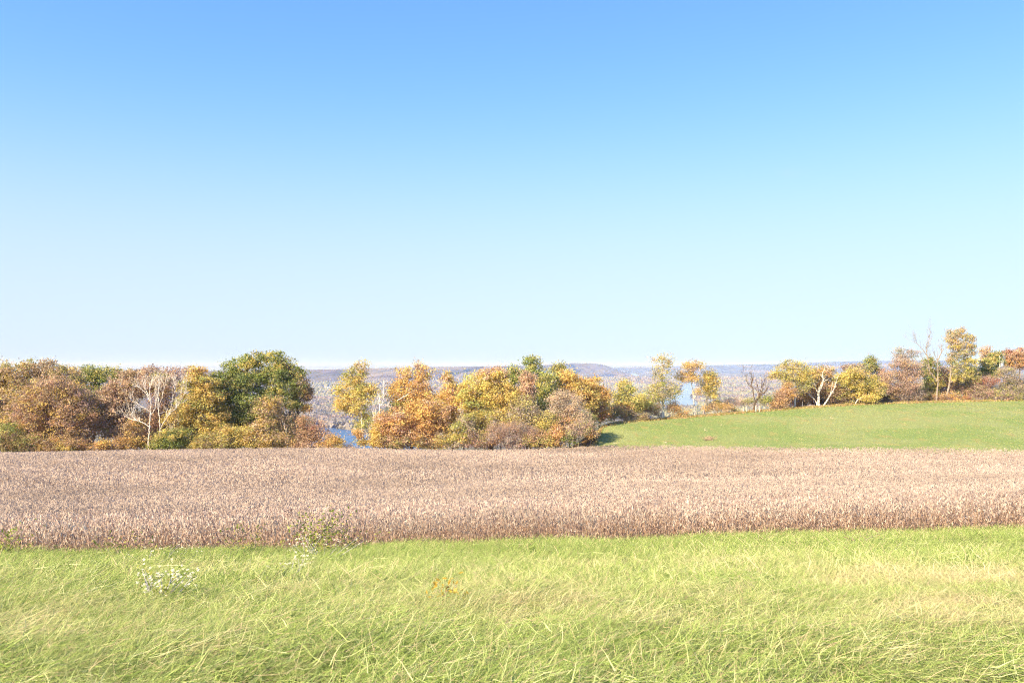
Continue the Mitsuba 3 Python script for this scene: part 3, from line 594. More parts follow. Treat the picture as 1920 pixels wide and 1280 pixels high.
tree('bramble_shrub', 'low olive bush at the base of the dark leaning bare tree', 1406, 157, [(1403, 755, 12, 8), (1432, 748, 9, 9), (1380, 768, 10, 5)], [(OLV, 5), (GTAN, 3)], 49, 'shrub', group=G_CREST, trunk_r=0.03, leaf=0.3, stems=3, dens=0.6)
tree('sumac_shrub', 'rust red bush left of the yellow leaning birch', 1466, 157, [(1468, 742, 18, 16), (1455, 756, 16, 9), (1440, 750, 8, 8, [(GRN, 3), (LIME, 3)]), (1480, 730, 12, 14)], [(RUST, 5), (ORG, 3), (PTAN, 2)], 50, 'shrub', group=G_CREST, trunk_r=0.05, leaf=0.34, stems=4, dens=0.7, twig=5)
tree('birch_tree', 'olive yellow birch with a leaning white trunk left of the many stemmed white birch', 1490, 159, [(1478, 686, 13, 11), (1464, 700, 18, 12), (1500, 694, 20, 16), (1488, 714, 26, 14), (1450, 702, 10, 8, [(YEL, 3), (TAN, 2)]), (1506, 720, 16, 18)], [(YEL, 4), (OLV, 5), (GOLD, 2), (GTAN, 1)], 51, bark='m_bark_white', group=G_CREST, trunk_r=0.24, dens=0.55, leaf=0.38, lean=(1500, 705), twig=2)
tree('maple_tree', 'rust and pink crowned tree behind the many stemmed white birch', 1545, 164, [(1545, 700, 24, 16), (1522, 706, 18, 15, [(YEL, 4), (OLV, 2), (GOLD, 2)]), (1550, 725, 26, 18), (1520, 738, 18, 18, [(RUST, 3), (ORG, 3)]), (1572, 730, 16, 26, [(DBR, 3), (OLV, 2), (BRN, 3)]), (1560, 752, 26, 9, [(DBR, 3), (BRN, 3)])], [(RUST, 3), (ORG, 3), (TAN, 3), (OLV, 2)], 52, group=G_CREST, trunk_r=0.16, dens=0.6, twig=6)
tree('crab_apple_tree', 'round bright yellow tree hanging over the pasture crest', 1622, 161, [(1602, 704, 26, 14), (1618, 716, 32, 18), (1642, 728, 18, 16), (1602, 732, 24, 14), (1632, 744, 22, 10), (1582, 712, 16, 14)], [(YEL, 6), (GOLD, 2), (OLV, 3), (TAN, 1)], 53, group=G_CREST, trunk_r=0.16, dens=0.85, leaf=0.38)
tree('oak_tree', 'dark olive treetop behind the round yellow tree', 1634, 182, [(1633, 672, 11, 8), (1632, 690, 17, 13), (1600, 692, 20, 10, [(BRN, 3), (GTAN, 3), (PINKT, 2)]), (1655, 705, 18, 16, [(PINKT, 4), (RUST, 2)])], [(OLV, 4), (GRN, 3), (GOLD, 1)], 54, group=G_CREST, trunk_r=0.16, dens=0.7, twig=4)
tree('elm_tree', 'brown orange twiggy tree with pale stems right of the round yellow tree', 1700, 166, [(1690, 690, 22, 20), (1712, 695, 20, 20), (1672, 715, 20, 22), (1702, 722, 28, 18), (1700, 742, 34, 12, [(GRYT, 4), (BRN, 2)])], [(PINKT, 4), (BRN, 3), (RUST, 2), (GTAN, 2)], 55, bark='m_bark_grey', group=G_CREST, trunk_r=0.14, dens=0.4, leaf=0.34, stems=3, twig=16, twig_col=(0.40, 0.29, 0.24))
tree('ash_tree', 'thin pale olive treetop behind the brown orange twiggy tree', 1700, 180, [(1685, 662, 12, 9), (1710, 662, 14, 8), (1698, 675, 18, 10)], [(GTAN, 4), (OLV, 3), (PINKT, 2)], 56, bark='m_bark_grey', group=G_CREST, trunk_r=0.1, dens=0.3, leaf=0.34, twig=9, twig_col=(0.42, 0.34, 0.28))
tree('elm_tree', 'green and yellow tree left of the two bare tall trunks', 1742, 171, [(1742, 690, 18, 22), (1750, 715, 18, 20), (1738, 735, 14, 14, [(YEL, 3), (LIME, 3)])], [(OLV, 5), (GRN, 3), (YEL, 2), (BRN, 1)], 57, group=G_CREST, trunk_r=0.14, dens=0.7)
tree('cottonwood_tree', 'tallest tree, a tan and olive cottonwood with a long bare lower trunk', 1772, 168.5,
     [(1783, 632, 11, 15), (1800, 624, 13, 10), (1812, 640, 15, 14), (1792, 648, 14, 12), (1822, 655, 9, 12), (1803, 664, 15, 11, [(OLV, 4), (GTAN, 3), (TAN, 2)]), (1795, 684, 16, 12, [(OLV, 4), (LIME, 1), (GTAN, 2)]), (1818, 682, 16, 14, [(YEL, 3), (OLV, 4), (LIME, 1)]), (1800, 704, 20, 14, [(OLV, 4), (YEL, 2), (GTAN, 1)]), (1824, 706, 16, 12, [(OLV, 3), (TAN, 2)]), (1780, 668, 7, 10, [(OLV, 3), (TAN, 3)])],
     [(TAN, 5), (GOLD, 3), (OLV, 4), (GTAN, 2)], 58, bark='m_bark_grey', group=G_CREST, trunk_r=0.22, dens=0.55, leaf=0.38, cl=0.6, lean=(1783, 655), twig=3, fork=0.3)
tree('maple_tree', 'small tan orange treetop right of the tall cottonwood', 1848, 182, [(1846, 656, 11, 9), (1852, 672, 14, 9)], [(TAN, 3), (ORG, 3), (PTAN, 2)], 59, group=G_CREST, trunk_r=0.12, dens=0.6)
tree('cedar_tree', 'dark olive dense evergreen left of the wooden utility pole', 1858, 175, [(1868, 668, 13, 9), (1860, 680, 22, 10), (1856, 694, 20, 10), (1852, 706, 13, 7)], [(OLV, 4), (GRN, 4), (DGR, 3), (GOLD, 2)], 60, group=G_CREST, trunk_r=0.14, dens=1.0)
tree('oak_tree', 'red brown oak at the right end of the tree line behind the utility pole', 1905, 180, [(1900, 668, 18, 12), (1918, 662, 16, 11), (1886, 658, 10, 5), (1905, 682, 26, 10, [(ORG, 3), (RUST, 3), (OLV, 1)]), (1950, 680, 30, 24)], [(RUST, 5), (PTAN, 4), (RED, 2)], 61, group=G_CREST, trunk_r=0.24, dens=0.8)
tree('plum_shrub', 'grey olive twig shrub thicket at the right end of the pasture crest', 1892, 170, [(1890, 702, 26, 14), (1905, 725, 28, 18), (1872, 732, 26, 14), (1930, 730, 30, 24)], [(OLV, 3), (GRYT, 4), (GTAN, 2), (RUST, 1)], 62, 'shrub', bark='m_bark_grey', group=G_CREST, trunk_r=0.06, leaf=0.3, stems=7, dens=0.42, twig=16, twig_col=(0.38, 0.31, 0.26))
tree('dogwood_shrub', 'reddish pink twig shrubs below the dark evergreen', 1846, 169, [(1850, 716, 24, 10, [(RED, 3), (PINKT, 3)]), (1828, 730, 28, 14), (1848, 740, 20, 9)], [(PINKT, 5), (RUST, 2), (OLV, 2), (GTAN, 2)], 63, 'shrub', bark='m_bark_grey', group=G_CREST, trunk_r=0.05, leaf=0.3, stems=6, dens=0.36, twig=18, twig_col=(0.46, 0.33, 0.28))
tree('sumac_shrub', 'low red orange undergrowth between the tall trunks and the pink shrubs', 1790, 168, [(1788, 742, 12, 7), (1808, 747, 24, 4), (1765, 746, 16, 5, [(RUST, 3), (BRN, 2)])], [(RED, 3), (ORG, 3), (OLV, 2)], 64, 'shrub', group=G_CREST, trunk_r=0.03, leaf=0.3, stems=3, dens=0.6)
tree('hazel_shrub', 'dark brown understory bush behind the two tall trunks', 1775, 172, [(1768, 725, 12, 20), (1795, 728, 16, 14), (1762, 700, 9, 14)], [(DBR, 4), (BRN, 3), (PINKT, 2)], 65, 'shrub', bark='m_bark_grey', group=G_CREST, trunk_r=0.05, leaf=0.32, stems=4, dens=0.4, twig=14, twig_col=(0.22, 0.16, 0.14))


# ---- bare trees drawn limb by limb
def bare(name, label, Y, limbs, seed, bark, group, twig_len, twig_r=0.03, kids=5, depth=2, spread=0.5, up=0.45, col=(0.5, 0.5, 0.5), cat='tree', sides_depth=1.2):
    """limbs: [(points in the photograph, radius at the start, at the end)]; every limb gets side branches and twigs."""
    rng = np.random.default_rng(seed)
    key = numbered(name)
    trunk, br = MB(), MB()
    for i, (pts, r0, r1) in enumerate(limbs):
        off = 0.0 if i == 0 else rng.uniform(-sides_depth, sides_depth)
        w = np.array([P(px, py, Y + off * k / max(1, len(pts) - 1)) for k, (px, py) in enumerate(pts)])
        if i == 0:
            w[0, 2] = float(ground_z(w[0, 0], w[0, 1])) - 0.1
        t = np.linspace(0, len(w) - 1, 5 * len(w))
        q = np.stack([np.interp(t, np.arange(len(w)), w[:, k]) for k in range(3)], -1)
        q[1:-1] = (q[:-2] + q[1:-1] * 2 + q[2:]) / 4
        q[1:-1] += rng.normal(0, 0.03, q[1:-1].shape)
        mb = trunk if i == 0 else br
        rad = np.linspace(r0, r1, len(q)) * (0.72 if name == 'dead_tree' else 1.0)
        mb.tube(q, rad, 7 if r0 > 0.1 else 5)
        n = max(1, int(kids * np.linalg.norm(w[-1] - w[0]) / 3.0)) if i else int(kids * 0.6)
        for _ in range(n):
            k = rng.integers(len(q) // 3 if i else int(len(q) * 0.6), len(q) - 1)
            d = unit(unit(q[k + 1] - q[k]) + rng.normal(0, spread, 3) + np.array([0, 0, up]))
            grow(br, q[k], d, twig_len * rng.uniform(0.6, 1.2), max(rad[k] * 0.5, twig_r), depth, rng, None, spread, up, (2, 3), 0.66, twig_r * 0.55)
    trunk.build(key + '__trunk', bark, colours=False)
    br.build(key + '__branches', bark, colours=False)
    tag(key, label, cat, group)


bare('dead_tree', 'white barked dead tree with spreading bare limbs standing at the left crop edge', 121.5,
     [([(277, 848), (279, 825), (281, 790), (283, 760), (281, 738), (280, 716)], 0.145, 0.04), ([(280, 800), (270, 793), (258, 788), (243, 785), (231, 778)], 0.10, 0.03), ([(258, 788), (250, 781), (245, 772)], 0.05, 0.02),
      ([(282, 772), (272, 765), (262, 760), (250, 752), (244, 748)], 0.07, 0.03), ([(281, 752), (274, 737), (266, 730), (258, 724), (247, 722)], 0.08, 0.03), ([(279, 742), (272, 728), (268, 712)], 0.07, 0.03),
      ([(283, 778), (290, 768), (293, 752), (297, 735), (300, 715)], 0.08, 0.03), ([(281, 730), (284, 718), (287, 708)], 0.05, 0.02)],
     101, 'm_bark_dead', G_LEFT, 1.25, 0.015, 9, 2, 0.55)
bare('dead_tree', 'second white barked dead tree forking low just right of the first', 124.5,
     [([(300, 838), (300, 806), (299, 785), (297, 760), (298, 735), (297, 712)], 0.13, 0.05), ([(300, 806), (308, 790), (318, 775), (330, 765), (338, 755)], 0.10, 0.05), ([(318, 775), (322, 755), (327, 735), (327, 714)], 0.08, 0.03),
      ([(330, 765), (336, 745), (342, 728), (346, 712)], 0.08, 0.03), ([(338, 755), (344, 742), (350, 728)], 0.05, 0.02), ([(298, 750), (292, 735), (291, 715)], 0.06, 0.02), ([(298, 760), (304, 745), (309, 725), (312, 708)], 0.06, 0.02),
      ([(301, 808), (310, 808), (318, 806), (325, 801)], 0.05, 0.02), ([(299, 775), (308, 772), (314, 774)], 0.04, 0.02)],
     102, 'm_bark_dead', G_LEFT, 1.25, 0.015, 9, 2, 0.55)
bare('birch_snag', 'broken white dead birch with crooked limbs at the left end of the middle copse', 126,
     [([(713, 836), (713, 800), (712, 775), (712, 755), (711, 742)], 0.16, 0.09), ([(712, 762), (718, 756), (720, 740), (719, 722)], 0.10, 0.05), ([(711, 806), (705, 793), (700, 781)], 0.14, 0.10), ([(713, 760), (724, 758), (736, 765), (743, 772)], 0.07, 0.03),
      ([(712, 756), (708, 748), (709, 738)], 0.06, 0.03), ([(745, 750), (755, 745), (766, 738)], 0.06, 0.04)],
     103, 'm_bark_dead', G_MID, 1.0, 0.025, 4, 1)
bare('birch_sapling', 'pale slanting birch stem at the foot of the dark trunked oak', 122.5,
     [([(545, 848), (541, 828), (536, 808), (533, 792)], 0.07, 0.04), ([(536, 808), (532, 798), (530, 788)], 0.03, 0.015)], 104, 'm_bark_white', G_LEFT, 0.8, 0.02, 4, 1)
bare('dead_sapling', 'thin white bare stems showing above the olive yellow clump', 152,
     [([(1192, 770), (1191, 745), (1190, 728), (1189, 716)], 0.06, 0.03), ([(1192, 750), (1196, 735), (1198, 719)], 0.05, 0.02), ([(1191, 752), (1186, 738), (1187, 728)], 0.04, 0.02)], 105, 'm_bark_white', G_CREST, 0.8, 0.02, 3, 1)
bare('walnut_tree', 'dark leaning bare tree with a fine twig crown above the fence posts', 157,
     [([(1413, 772), (1415, 758), (1421, 747), (1425, 739)], 0.28, 0.16), ([(1416, 753), (1413, 742), (1412, 730), (1408, 722), (1412, 712)], 0.12, 0.05), ([(1424, 741), (1430, 730), (1432, 718)], 0.08, 0.03), ([(1425, 740), (1436, 733), (1443, 722)], 0.08, 0.03), ([(1411, 728), (1402, 720), (1399, 712)], 0.06, 0.03)],
     106, 'm_bark_brown', G_CREST, 1.9, 0.028, 7, 2, 0.6)
bare('birch_tree', 'many stemmed white birch with nearly bare crooked stems on the pasture crest', 159.5,
     [([(1535, 764), (1535, 748), (1534, 736)], 0.26, 0.20), ([(1534, 738), (1540, 726), (1544, 712), (1542, 697)], 0.18, 0.06), ([(1534, 736), (1529, 728), (1528, 718)], 0.13, 0.05), ([(1536, 730), (1539, 720), (1547, 708)], 0.10, 0.04),
      ([(1532, 764), (1531, 754), (1524, 745), (1517, 740)], 0.13, 0.06), ([(1541, 765), (1550, 752), (1557, 741), (1564, 728), (1568, 715)], 0.17, 0.06), ([(1557, 741), (1559, 728), (1562, 716)], 0.08, 0.03), ([(1566, 720), (1570, 708), (1575, 700)], 0.06, 0.03), ([(1542, 700), (1546, 692), (1545, 684)], 0.05, 0.03)],
     107, 'm_bark_white', G_CREST, 1.0, 0.024, 3, 1)
bare('birch_sapling', 'thin white stem between the rust red bush and the olive yellow birch', 158.5, [([(1482, 766), (1482, 752), (1480, 738), (1478, 728)], 0.08, 0.04), ([(1481, 748), (1484, 738), (1486, 730)], 0.03, 0.015)], 108, 'm_bark_white', G_CREST, 0.7, 0.02, 3, 1)
bare('ash_tree', 'tall bare tree with thin limbs against the sky left of the cottonwood', 167,
     [([(1756, 754), (1757, 735), (1759, 716), (1758, 690), (1757, 672)], 0.17, 0.08), ([(1744, 702), (1742, 685), (1738, 665), (1736, 650)], 0.12, 0.06), ([(1757, 715), (1750, 705), (1743, 696)], 0.14, 0.10), ([(1737, 665), (1730, 655), (1720, 645), (1714, 632)], 0.07, 0.03),
      ([(1736, 655), (1741, 645), (1742, 632), (1745, 620)], 0.07, 0.03), ([(1757, 680), (1763, 664), (1769, 654)], 0.12, 0.07), ([(1741, 690), (1735, 683), (1730, 676)], 0.06, 0.03)],
     109, 'm_bark_grey', G_CREST, 1.9, 0.026, 5, 2, 0.45)
bare('fallen_branch', 'bleached white fallen limb lying under the round yellow tree', 160,
     [([(1602, 756), (1607, 750), (1613, 747), (1618, 746)], 0.11, 0.07), ([(1616, 746), (1619, 750), (1622, 755)], 0.08, 0.05)], 110, 'm_bark_white', G_CREST, 0.5, 0.02, 1, 0, cat='branch')

# ---- utility pole and fence posts
def box(mb, c, h, rot=0.0):
    c, h = np.asarray(c, float), np.asarray(h, float)
    v = np.array([[x, y, z] for x in (-1, 1) for y in (-1, 1) for z in (-1, 1)], float) * h
    v = v @ np.array([[math.cos(rot), math.sin(rot), 0], [-math.sin(rot), math.cos(rot), 0], [0, 0, 1]]) + c
    mb.add(v, [[0, 1, 3], [0, 3, 2], [4, 6, 7], [4, 7, 5], [0, 4, 5], [0, 5, 1], [2, 3, 7], [2, 7, 6], [0, 2, 6], [0, 6, 4], [1, 5, 7], [1, 7, 3]])


pole = P(1874.5, 670, 173)
pole[2] = float(ground_z(pole[0], pole[1])) - 0.5
top = P(1874.5, 669, 173)
m = MB()
m.tube([pole, pole * 0.5 + top * 0.5, top, top + [0, 0, 0.06]], [0.17, 0.15, 0.125, 0.05], 10)
m.build('utility_pole__post', 'm_wood', colours=False)
m = MB()
tc = P(1878.6, 681, 173) + np.array([0, -0.05, 0])
m.tube([tc + [0, 0, -0.62], tc + [0, 0, -0.56], tc + [0, 0, 0.50], tc + [0, 0, 0.58]], [0.24, 0.29, 0.29, 0.16], 12)
m.tube([tc + [0.05, 0, 0.55], tc + [0.07, 0, 0.85]], [0.05, 0.03], 6)
m.build('utility_pole__transformer', 'm_metal', colours=False)
for kk, dz in (('bracket', 0.25), ('bracket_001', -0.25)):
    m = MB()
    box(m, (top + tc) / 2 * [1, 1, 0] + [-0.02, 0, tc[2] + dz], (0.22, 0.03, 0.04))
    m.build('utility_pole__' + kk, 'm_metal', colours=False)
m = MB()
m.tube([top + [0, 0, 0.05], top + [0, 0, 0.14], top + [0, 0, 0.22]], [0.05, 0.07, 0.03], 8)
m.build('utility_pole__insulator', 'm_white', colours=False)
tag('utility_pole', 'pale wooden utility pole carrying a grey transformer among the trees', 'utility pole')
labels['utility_pole__transformer'] = {'label': 'grey can transformer on the pole side'}
for i, (px, py, hh, lab) in enumerate([(1394, 776, 1.15, 'leftmost pale fence post left of the dark leaning bare tree'), (1400, 775, 1.3, 'second pale fence post from the left beside the dark leaning bare tree'), (1417, 774, 1.25, 'thick pale fence post at the trunk of the dark leaning bare tree'),
                                       (1424, 773, 1.2, 'pale fence post just right of the dark leaning bare tree'), (1505, 765, 1.35, 'grey fence post between the two white birches'), (1878, 752, 0.9, 'short pale fence post below the grey olive thicket')]):
    Y = 154.5 if px < 1450 else 159 if px < 1600 else 167
    x = (px - CX) / F * Y
    z = float(ground_z(x, Y)) - 0.3
    k = numbered('fence_post')
    m = MB()
    r = 0.16 if px == 1417 else 0.11
    rr = np.random.default_rng(300 + i)
    tilt = rr.normal(0, 0.05, 2)
    m.tube([[x, Y, z], [x + tilt[0] * 0.6, Y + tilt[1] * 0.6, z + hh * 0.6], [x + tilt[0], Y + tilt[1], z + hh + 0.27], [x + tilt[0], Y + tilt[1], z + hh + 0.3]], [r, r, r * 0.92, r * 0.6], 8)
    m.build(k, 'm_wood', colours=False)
    tag(k, lab, 'fence post', 'fence posts along the pasture crest')

# ---- white farm buildings far across the valley
for i, (px, w, lab) in enumerate([(606, 26, 'long white shed at the foot of the wooded ridge, leftmost of three'), (614.8, 8, 'smallest white building, between the two long white sheds'), (620, 16, 'white barn at the foot of the wooded ridge, rightmost of three')]):
    c = P(px, 726.8, 4330)
    k = numbered('farm_building')
    m = MB()
    z0 = FLOOR
    box(m, (c[0], c[1], z0 + 3.2), (w / 2, 7, 3.4))
    m.build(k + '__wall', 'm_white', colours=False)
    m = MB()
    e = 0.8
    v = np.array([[c[0] - w / 2 - e, c[1] - 7 - e, z0 + 6.61], [c[0] + w / 2 + e, c[1] - 7 - e, z0 + 6.61], [c[0] + w / 2 + e, c[1], z0 + 9.6], [c[0] - w / 2 - e, c[1], z0 + 9.6], [c[0] - w / 2 - e, c[1] + 7 + e, z0 + 6.61], [c[0] + w / 2 + e, c[1] + 7 + e, z0 + 6.61]])
    m.add(v, [[0, 1, 2], [0, 2, 3], [3, 2, 5], [3, 5, 4], [0, 3, 4], [1, 5, 2], [0, 4, 5], [0, 5, 1]])
    m.build(k + '__roof', 'm_roof', colours=False)
    tag(k, lab, 'building', 'white farm buildings across the valley')

# ---- the flood plain wood: bare and olive crowns as one mass
rng = np.random.default_rng(77)
from shapely import contains_xy, union_all
wet = union_all([r.buffer(9) for r in rivers])
pts = []
Y = 1000.0
while Y < 6400:
    s = max(10.5, Y / 190)
    lo_, hi_ = (-0.275, -0.12) if Y < 1900 else (-0.275, 0.42)
    xs = np.arange(lo_ * Y, hi_ * Y, s)
    xs = xs + rng.uniform(-0.5, 0.5, len(xs)) * s
    ys = Y + rng.uniform(-0.5, 0.5, len(xs)) * s
    keep = ~contains_xy(wet, xs, ys)
    u_ = xs / ys
    hid = (u_ > -0.12) & (u_ < 0.10) & (rng.random(len(xs)) < 0.75)
    keep &= ~hid
    keep &= ~((u_ > -0.2325) & (u_ < -0.214) & (ys > 3700) & (ys < 4600))
    pts.append(np.stack([xs, ys, np.full(len(xs), s)], -1)[keep])
    Y += s
pts = np.vstack(pts)
n = len(pts)
fc = meshkit.fbm(np.stack([pts[:, 0] / 130, pts[:, 1] / 130, np.full(n, 7.0)], -1), 4, 4)
fd = meshkit.noise(np.stack([pts[:, 0] / 300, pts[:, 1] / 90, np.full(n, 3.0)], -1), 9)
olive = np.clip((fc - 0.44) / 0.16, 0, 1)[:, None]
colr = np.array([0.38, 0.335, 0.285]) * (1 - olive) + np.array([0.42, 0.42, 0.265]) * olive
colr = np.where((fd > 0.70)[:, None], colr * np.array([1.08, 0.98, 0.96]), colr) * rng.uniform(0.9, 1.1, (n, 1))
K = 15
d = rng.normal(0, 1, (n, K, 3))
d[..., 2] = np.abs(d[..., 2]) * 0.9
d = unit(d)
R = (pts[:, 2] * 0.78)[:, None, None] * rng.uniform(0.85, 1.15, (n, 1, 1))
Hh = rng.uniform(5, 7.2, (n, 1))
c3 = np.zeros((n, K, 3))
c3[..., :2] = pts[:, None, :2]
c3[..., 2] = FLOOR + Hh
hgt = np.minimum(R[..., 0], 4.5)
c3 = c3 + d * np.concatenate([R, R, hgt[..., None]], -1) * np.array([1, 1, 1.0])
c3[..., 2] -= rng.random((n, K)) * (d[..., 2] < 0.35) * 6.0
mb = MB()
sprays(mb, c3.reshape(-1, 3), (d * 4.5).reshape(-1, 3), (R[..., 0] * 1.75).repeat(K, 1).reshape(-1, 1), 0.8, np.repeat(colr, K, 0) * rng.uniform(0.92, 1.08, (n * K, 1)), rng, tri=True)
mb.build('floodplain_forest', 'm_leaf')
tag('floodplain_forest', 'grey brown and olive wood covering the flat valley floor', 'forest', kind='stuff')

# ------------------------------------------------------------------ the ripe crop: every plant a stem with hanging pods and dry leaves
rng = np.random.default_rng(500)
TANS = np.array([(0.50, 0.345, 0.26), (0.44, 0.285, 0.215), (0.55, 0.40, 0.30), (0.36, 0.22, 0.165), (0.54, 0.36, 0.25), (0.24, 0.135, 0.10)])
TANS = TANS * [1.0, 1.20, 1.38]
TW = np.array([5, 4, 3, 2, 3, 1.0])
crop = MB()


def crop_band(y0, y1, spacing, pieces, size, stem):
    pl = []
    y = y0
    while y < y1:
        half = 0.66 * y + 3
        xs = np.arange(-half, half, spacing)
        pl.append(np.stack([xs + rng.uniform(-0.5, 0.5, len(xs)) * spacing, y + rng.uniform(-0.5, 0.5, len(xs)) * spacing], -1))
        y += spacing
    p = np.vstack(pl)
    edge = FRONT(p[:, 0])
    keep = (p[:, 1] > edge) & (p[:, 1] < far_edge(p[:, 0]))
    # thin spots, and a ragged near edge
    keep &= (p[:, 1] > edge + 1.6) | (rng.random(len(p)) < 2.2 * meshkit.noise(np.stack([p[:, 0] * 1.7, p[:, 1] * 0.9, p[:, 0] * 0], -1), 16))
    keep &= rng.random(len(p)) < 0.72 + 0.5 * meshkit.noise(np.stack([p[:, 0] * 0.8, p[:, 1] * 0.8, p[:, 0] * 0], -1), 6)
    p = p[keep]
    z = ground_z(p[:, 0], p[:, 1])
    n = len(p)
    tall = 0.66 + 0.32 * rng.random(n) + 0.16 * (meshkit.fbm(np.stack([p[:, 0] * 0.5, p[:, 1] * 0.5, p[:, 0] * 0], -1), 3, 7) - 0.5)
    root = np.column_stack([p, z])
    leanv = rng.normal(0, 0.14, (n, 2))
    tip = root + np.column_stack([leanv * tall[:, None], tall])
    if stem:
        spikes(crop, root, tip, 0.008, np.array([0.40, 0.28, 0.20]) * rng.uniform(0.7, 1.2, (n, 1)), rng)
    t = 1 - rng.random((n, pieces)) ** 1.5 * 0.92
    c = root[:, None] + (tip - root)[:, None] * t[..., None]
    rad = (0.5 * spacing + 0.07) * (0.72 if stem else 1.0)
    c[..., :2] += rng.normal(0, 0.45 * rad, (n, pieces, 2))
    col = TANS[rng.choice(len(TANS), n * pieces, p=TW / TW.sum())]
    if not stem:
        col = 0.35 * col + 0.65 * np.array([0.49, 0.41, 0.352])
    col = col * np.repeat(rng.uniform(*((0.78, 1.2) if stem else (0.9, 1.1)), n), pieces)[:, None]
    patch = meshkit.fbm(np.stack([p[:, 0] * 0.12, p[:, 1] * 0.16, p[:, 0] * 0], -1), 4, 3)
    pt = np.repeat(patch, pieces)[:, None]
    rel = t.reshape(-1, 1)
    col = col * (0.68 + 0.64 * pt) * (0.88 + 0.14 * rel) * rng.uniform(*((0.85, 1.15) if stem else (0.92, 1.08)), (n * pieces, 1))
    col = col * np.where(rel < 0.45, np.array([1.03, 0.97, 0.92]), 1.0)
    out = rng.normal(0, 1, (n * pieces, 3)) * [1, 1, 0.5]
    sprays(crop, c.reshape(-1, 3), out, size * 1.25, 0.26, np.clip(col, 0.01, 0.9), rng, droop=2.2, tri=not stem)


crop_band(14.0, 30.0, 0.26, 30, 0.075, True)
crop_band(30.0, 52.0, 0.32, 24, 0.10, False)
crop_band(52.0, 122.0, 0.44, 14, 0.165, False)
crop.build('soybean_crop', 'm_dry')
tag('soybean_crop', 'ripe tan brown soybean crop filling the field across the picture', 'crop', kind='stuff')

# ------------------------------------------------------------------ the long grass of the verge: clumps of blades leaning with the wind
def clump(n, L, wid, seg, lie, rng, radius):
    """n blades; lie: 0 upright ... 1 laid flat along +x. uv: (the blade's own number, height along it)"""
    base = rng.normal(0, radius, (n, 2))
    ln = L * rng.uniform(0.55, 1.25, n)
    num = rng.random(n)
    ln[num > 0.965] *= 1.6                             # a few long dead straws
    a0 = np.radians(rng.uniform(4, 40, n) + 42 * lie)
    a1 = np.radians(np.clip(rng.normal(54 + 36 * lie, 12, n), 25, 104))
    az = rng.normal(0, 1.7 - 0.75 * lie, n) + rng.choice([0, 0, 0, math.pi], n) * (1 - lie)
    t = np.linspace(0, 1, seg + 1)
    ang = a0[:, None] + (a1 - a0)[:, None] * t[None]
    step = (ln / seg)[:, None]
    r = np.concatenate([np.zeros((n, 1)), np.cumsum(np.sin(ang[:, :-1]) * step, 1)], 1)
    h = np.concatenate([np.zeros((n, 1)), np.cumsum(np.cos(ang[:, :-1]) * step, 1)], 1)
    h = np.maximum(h, 0.01 + 0.03 * rng.random((n, 1))) + rng.uniform(-0.02, 0.05 + 0.06 * lie, (n, 1))
    bend = rng.normal(0, 0.16, n)[:, None] * t[None]
    x = base[:, :1] + r * np.cos(az[:, None] + bend)
    y = base[:, 1:] + r * np.sin(az[:, None] + bend)
    c = np.stack([x, y, h], -1)
    sa = az + math.pi / 2 + rng.normal(0, 0.5, n)
    side = np.stack([np.cos(sa), np.sin(sa), rng.normal(0, 0.35, n)], -1)[:, None]
    wd = (wid * np.where(num > 0.965, 0.55, 1.0)[:, None] * rng.uniform(0.5, 1.2, (n, 1)) * (1 - 0.85 * t[None] ** 1.6))[..., None] / 2
    left, right = c - side * wd, c + side * wd
    v = np.stack([left, right], 2)                     # n, seg+1, 2, 3
    i = np.arange(n)[:, None] * (2 * (seg + 1)) + np.arange(seg)[None] * 2
    f = np.concatenate([np.stack([i, i + 1, i + 3], -1), np.stack([i, i + 3, i + 2], -1)], 1).reshape(-1, 3)
    uv = np.stack([np.broadcast_to(num[:, None, None], (n, seg + 1, 2)), np.broadcast_to(t[None, :, None], (n, seg + 1, 2))], -1)
    return v.reshape(-1, 3), f, uv.reshape(-1, 2)


rng = np.random.default_rng(900)
KINDS = [('near_lying', 200, 0.21, 0.0056, 3, 1.0, 0.17), ('near_standing', 200, 0.15, 0.0052, 3, 0.5, 0.15), ('far_lying', 160, 0.22, 0.0080, 3, 0.8, 0.24), ('far_standing', 160, 0.18, 0.0078, 3, 0.3, 0.22)]
for name, n_, L, wid, seg, lie, rad in KINDS:
    for k in range(5):
        v, f, uv = clump(n_, L, wid, seg, lie, rng, rad)
        scene[f'g_{name}_{k}'] = {'type': 'shapegroup', 'blades': mikit.ply((v, f), 'm_grass', uv=uv)}


def flow(x, y):
    p = np.stack([x * 0.22, y * 0.30, x * 0], -1)
    q = np.stack([x * 0.9, y * 1.1, x * 0 + 5], -1)
    return -0.05 + 2.6 * (meshkit.noise(p, 12) - 0.5) + 1.4 * (meshkit.noise(q, 13) - 0.5)


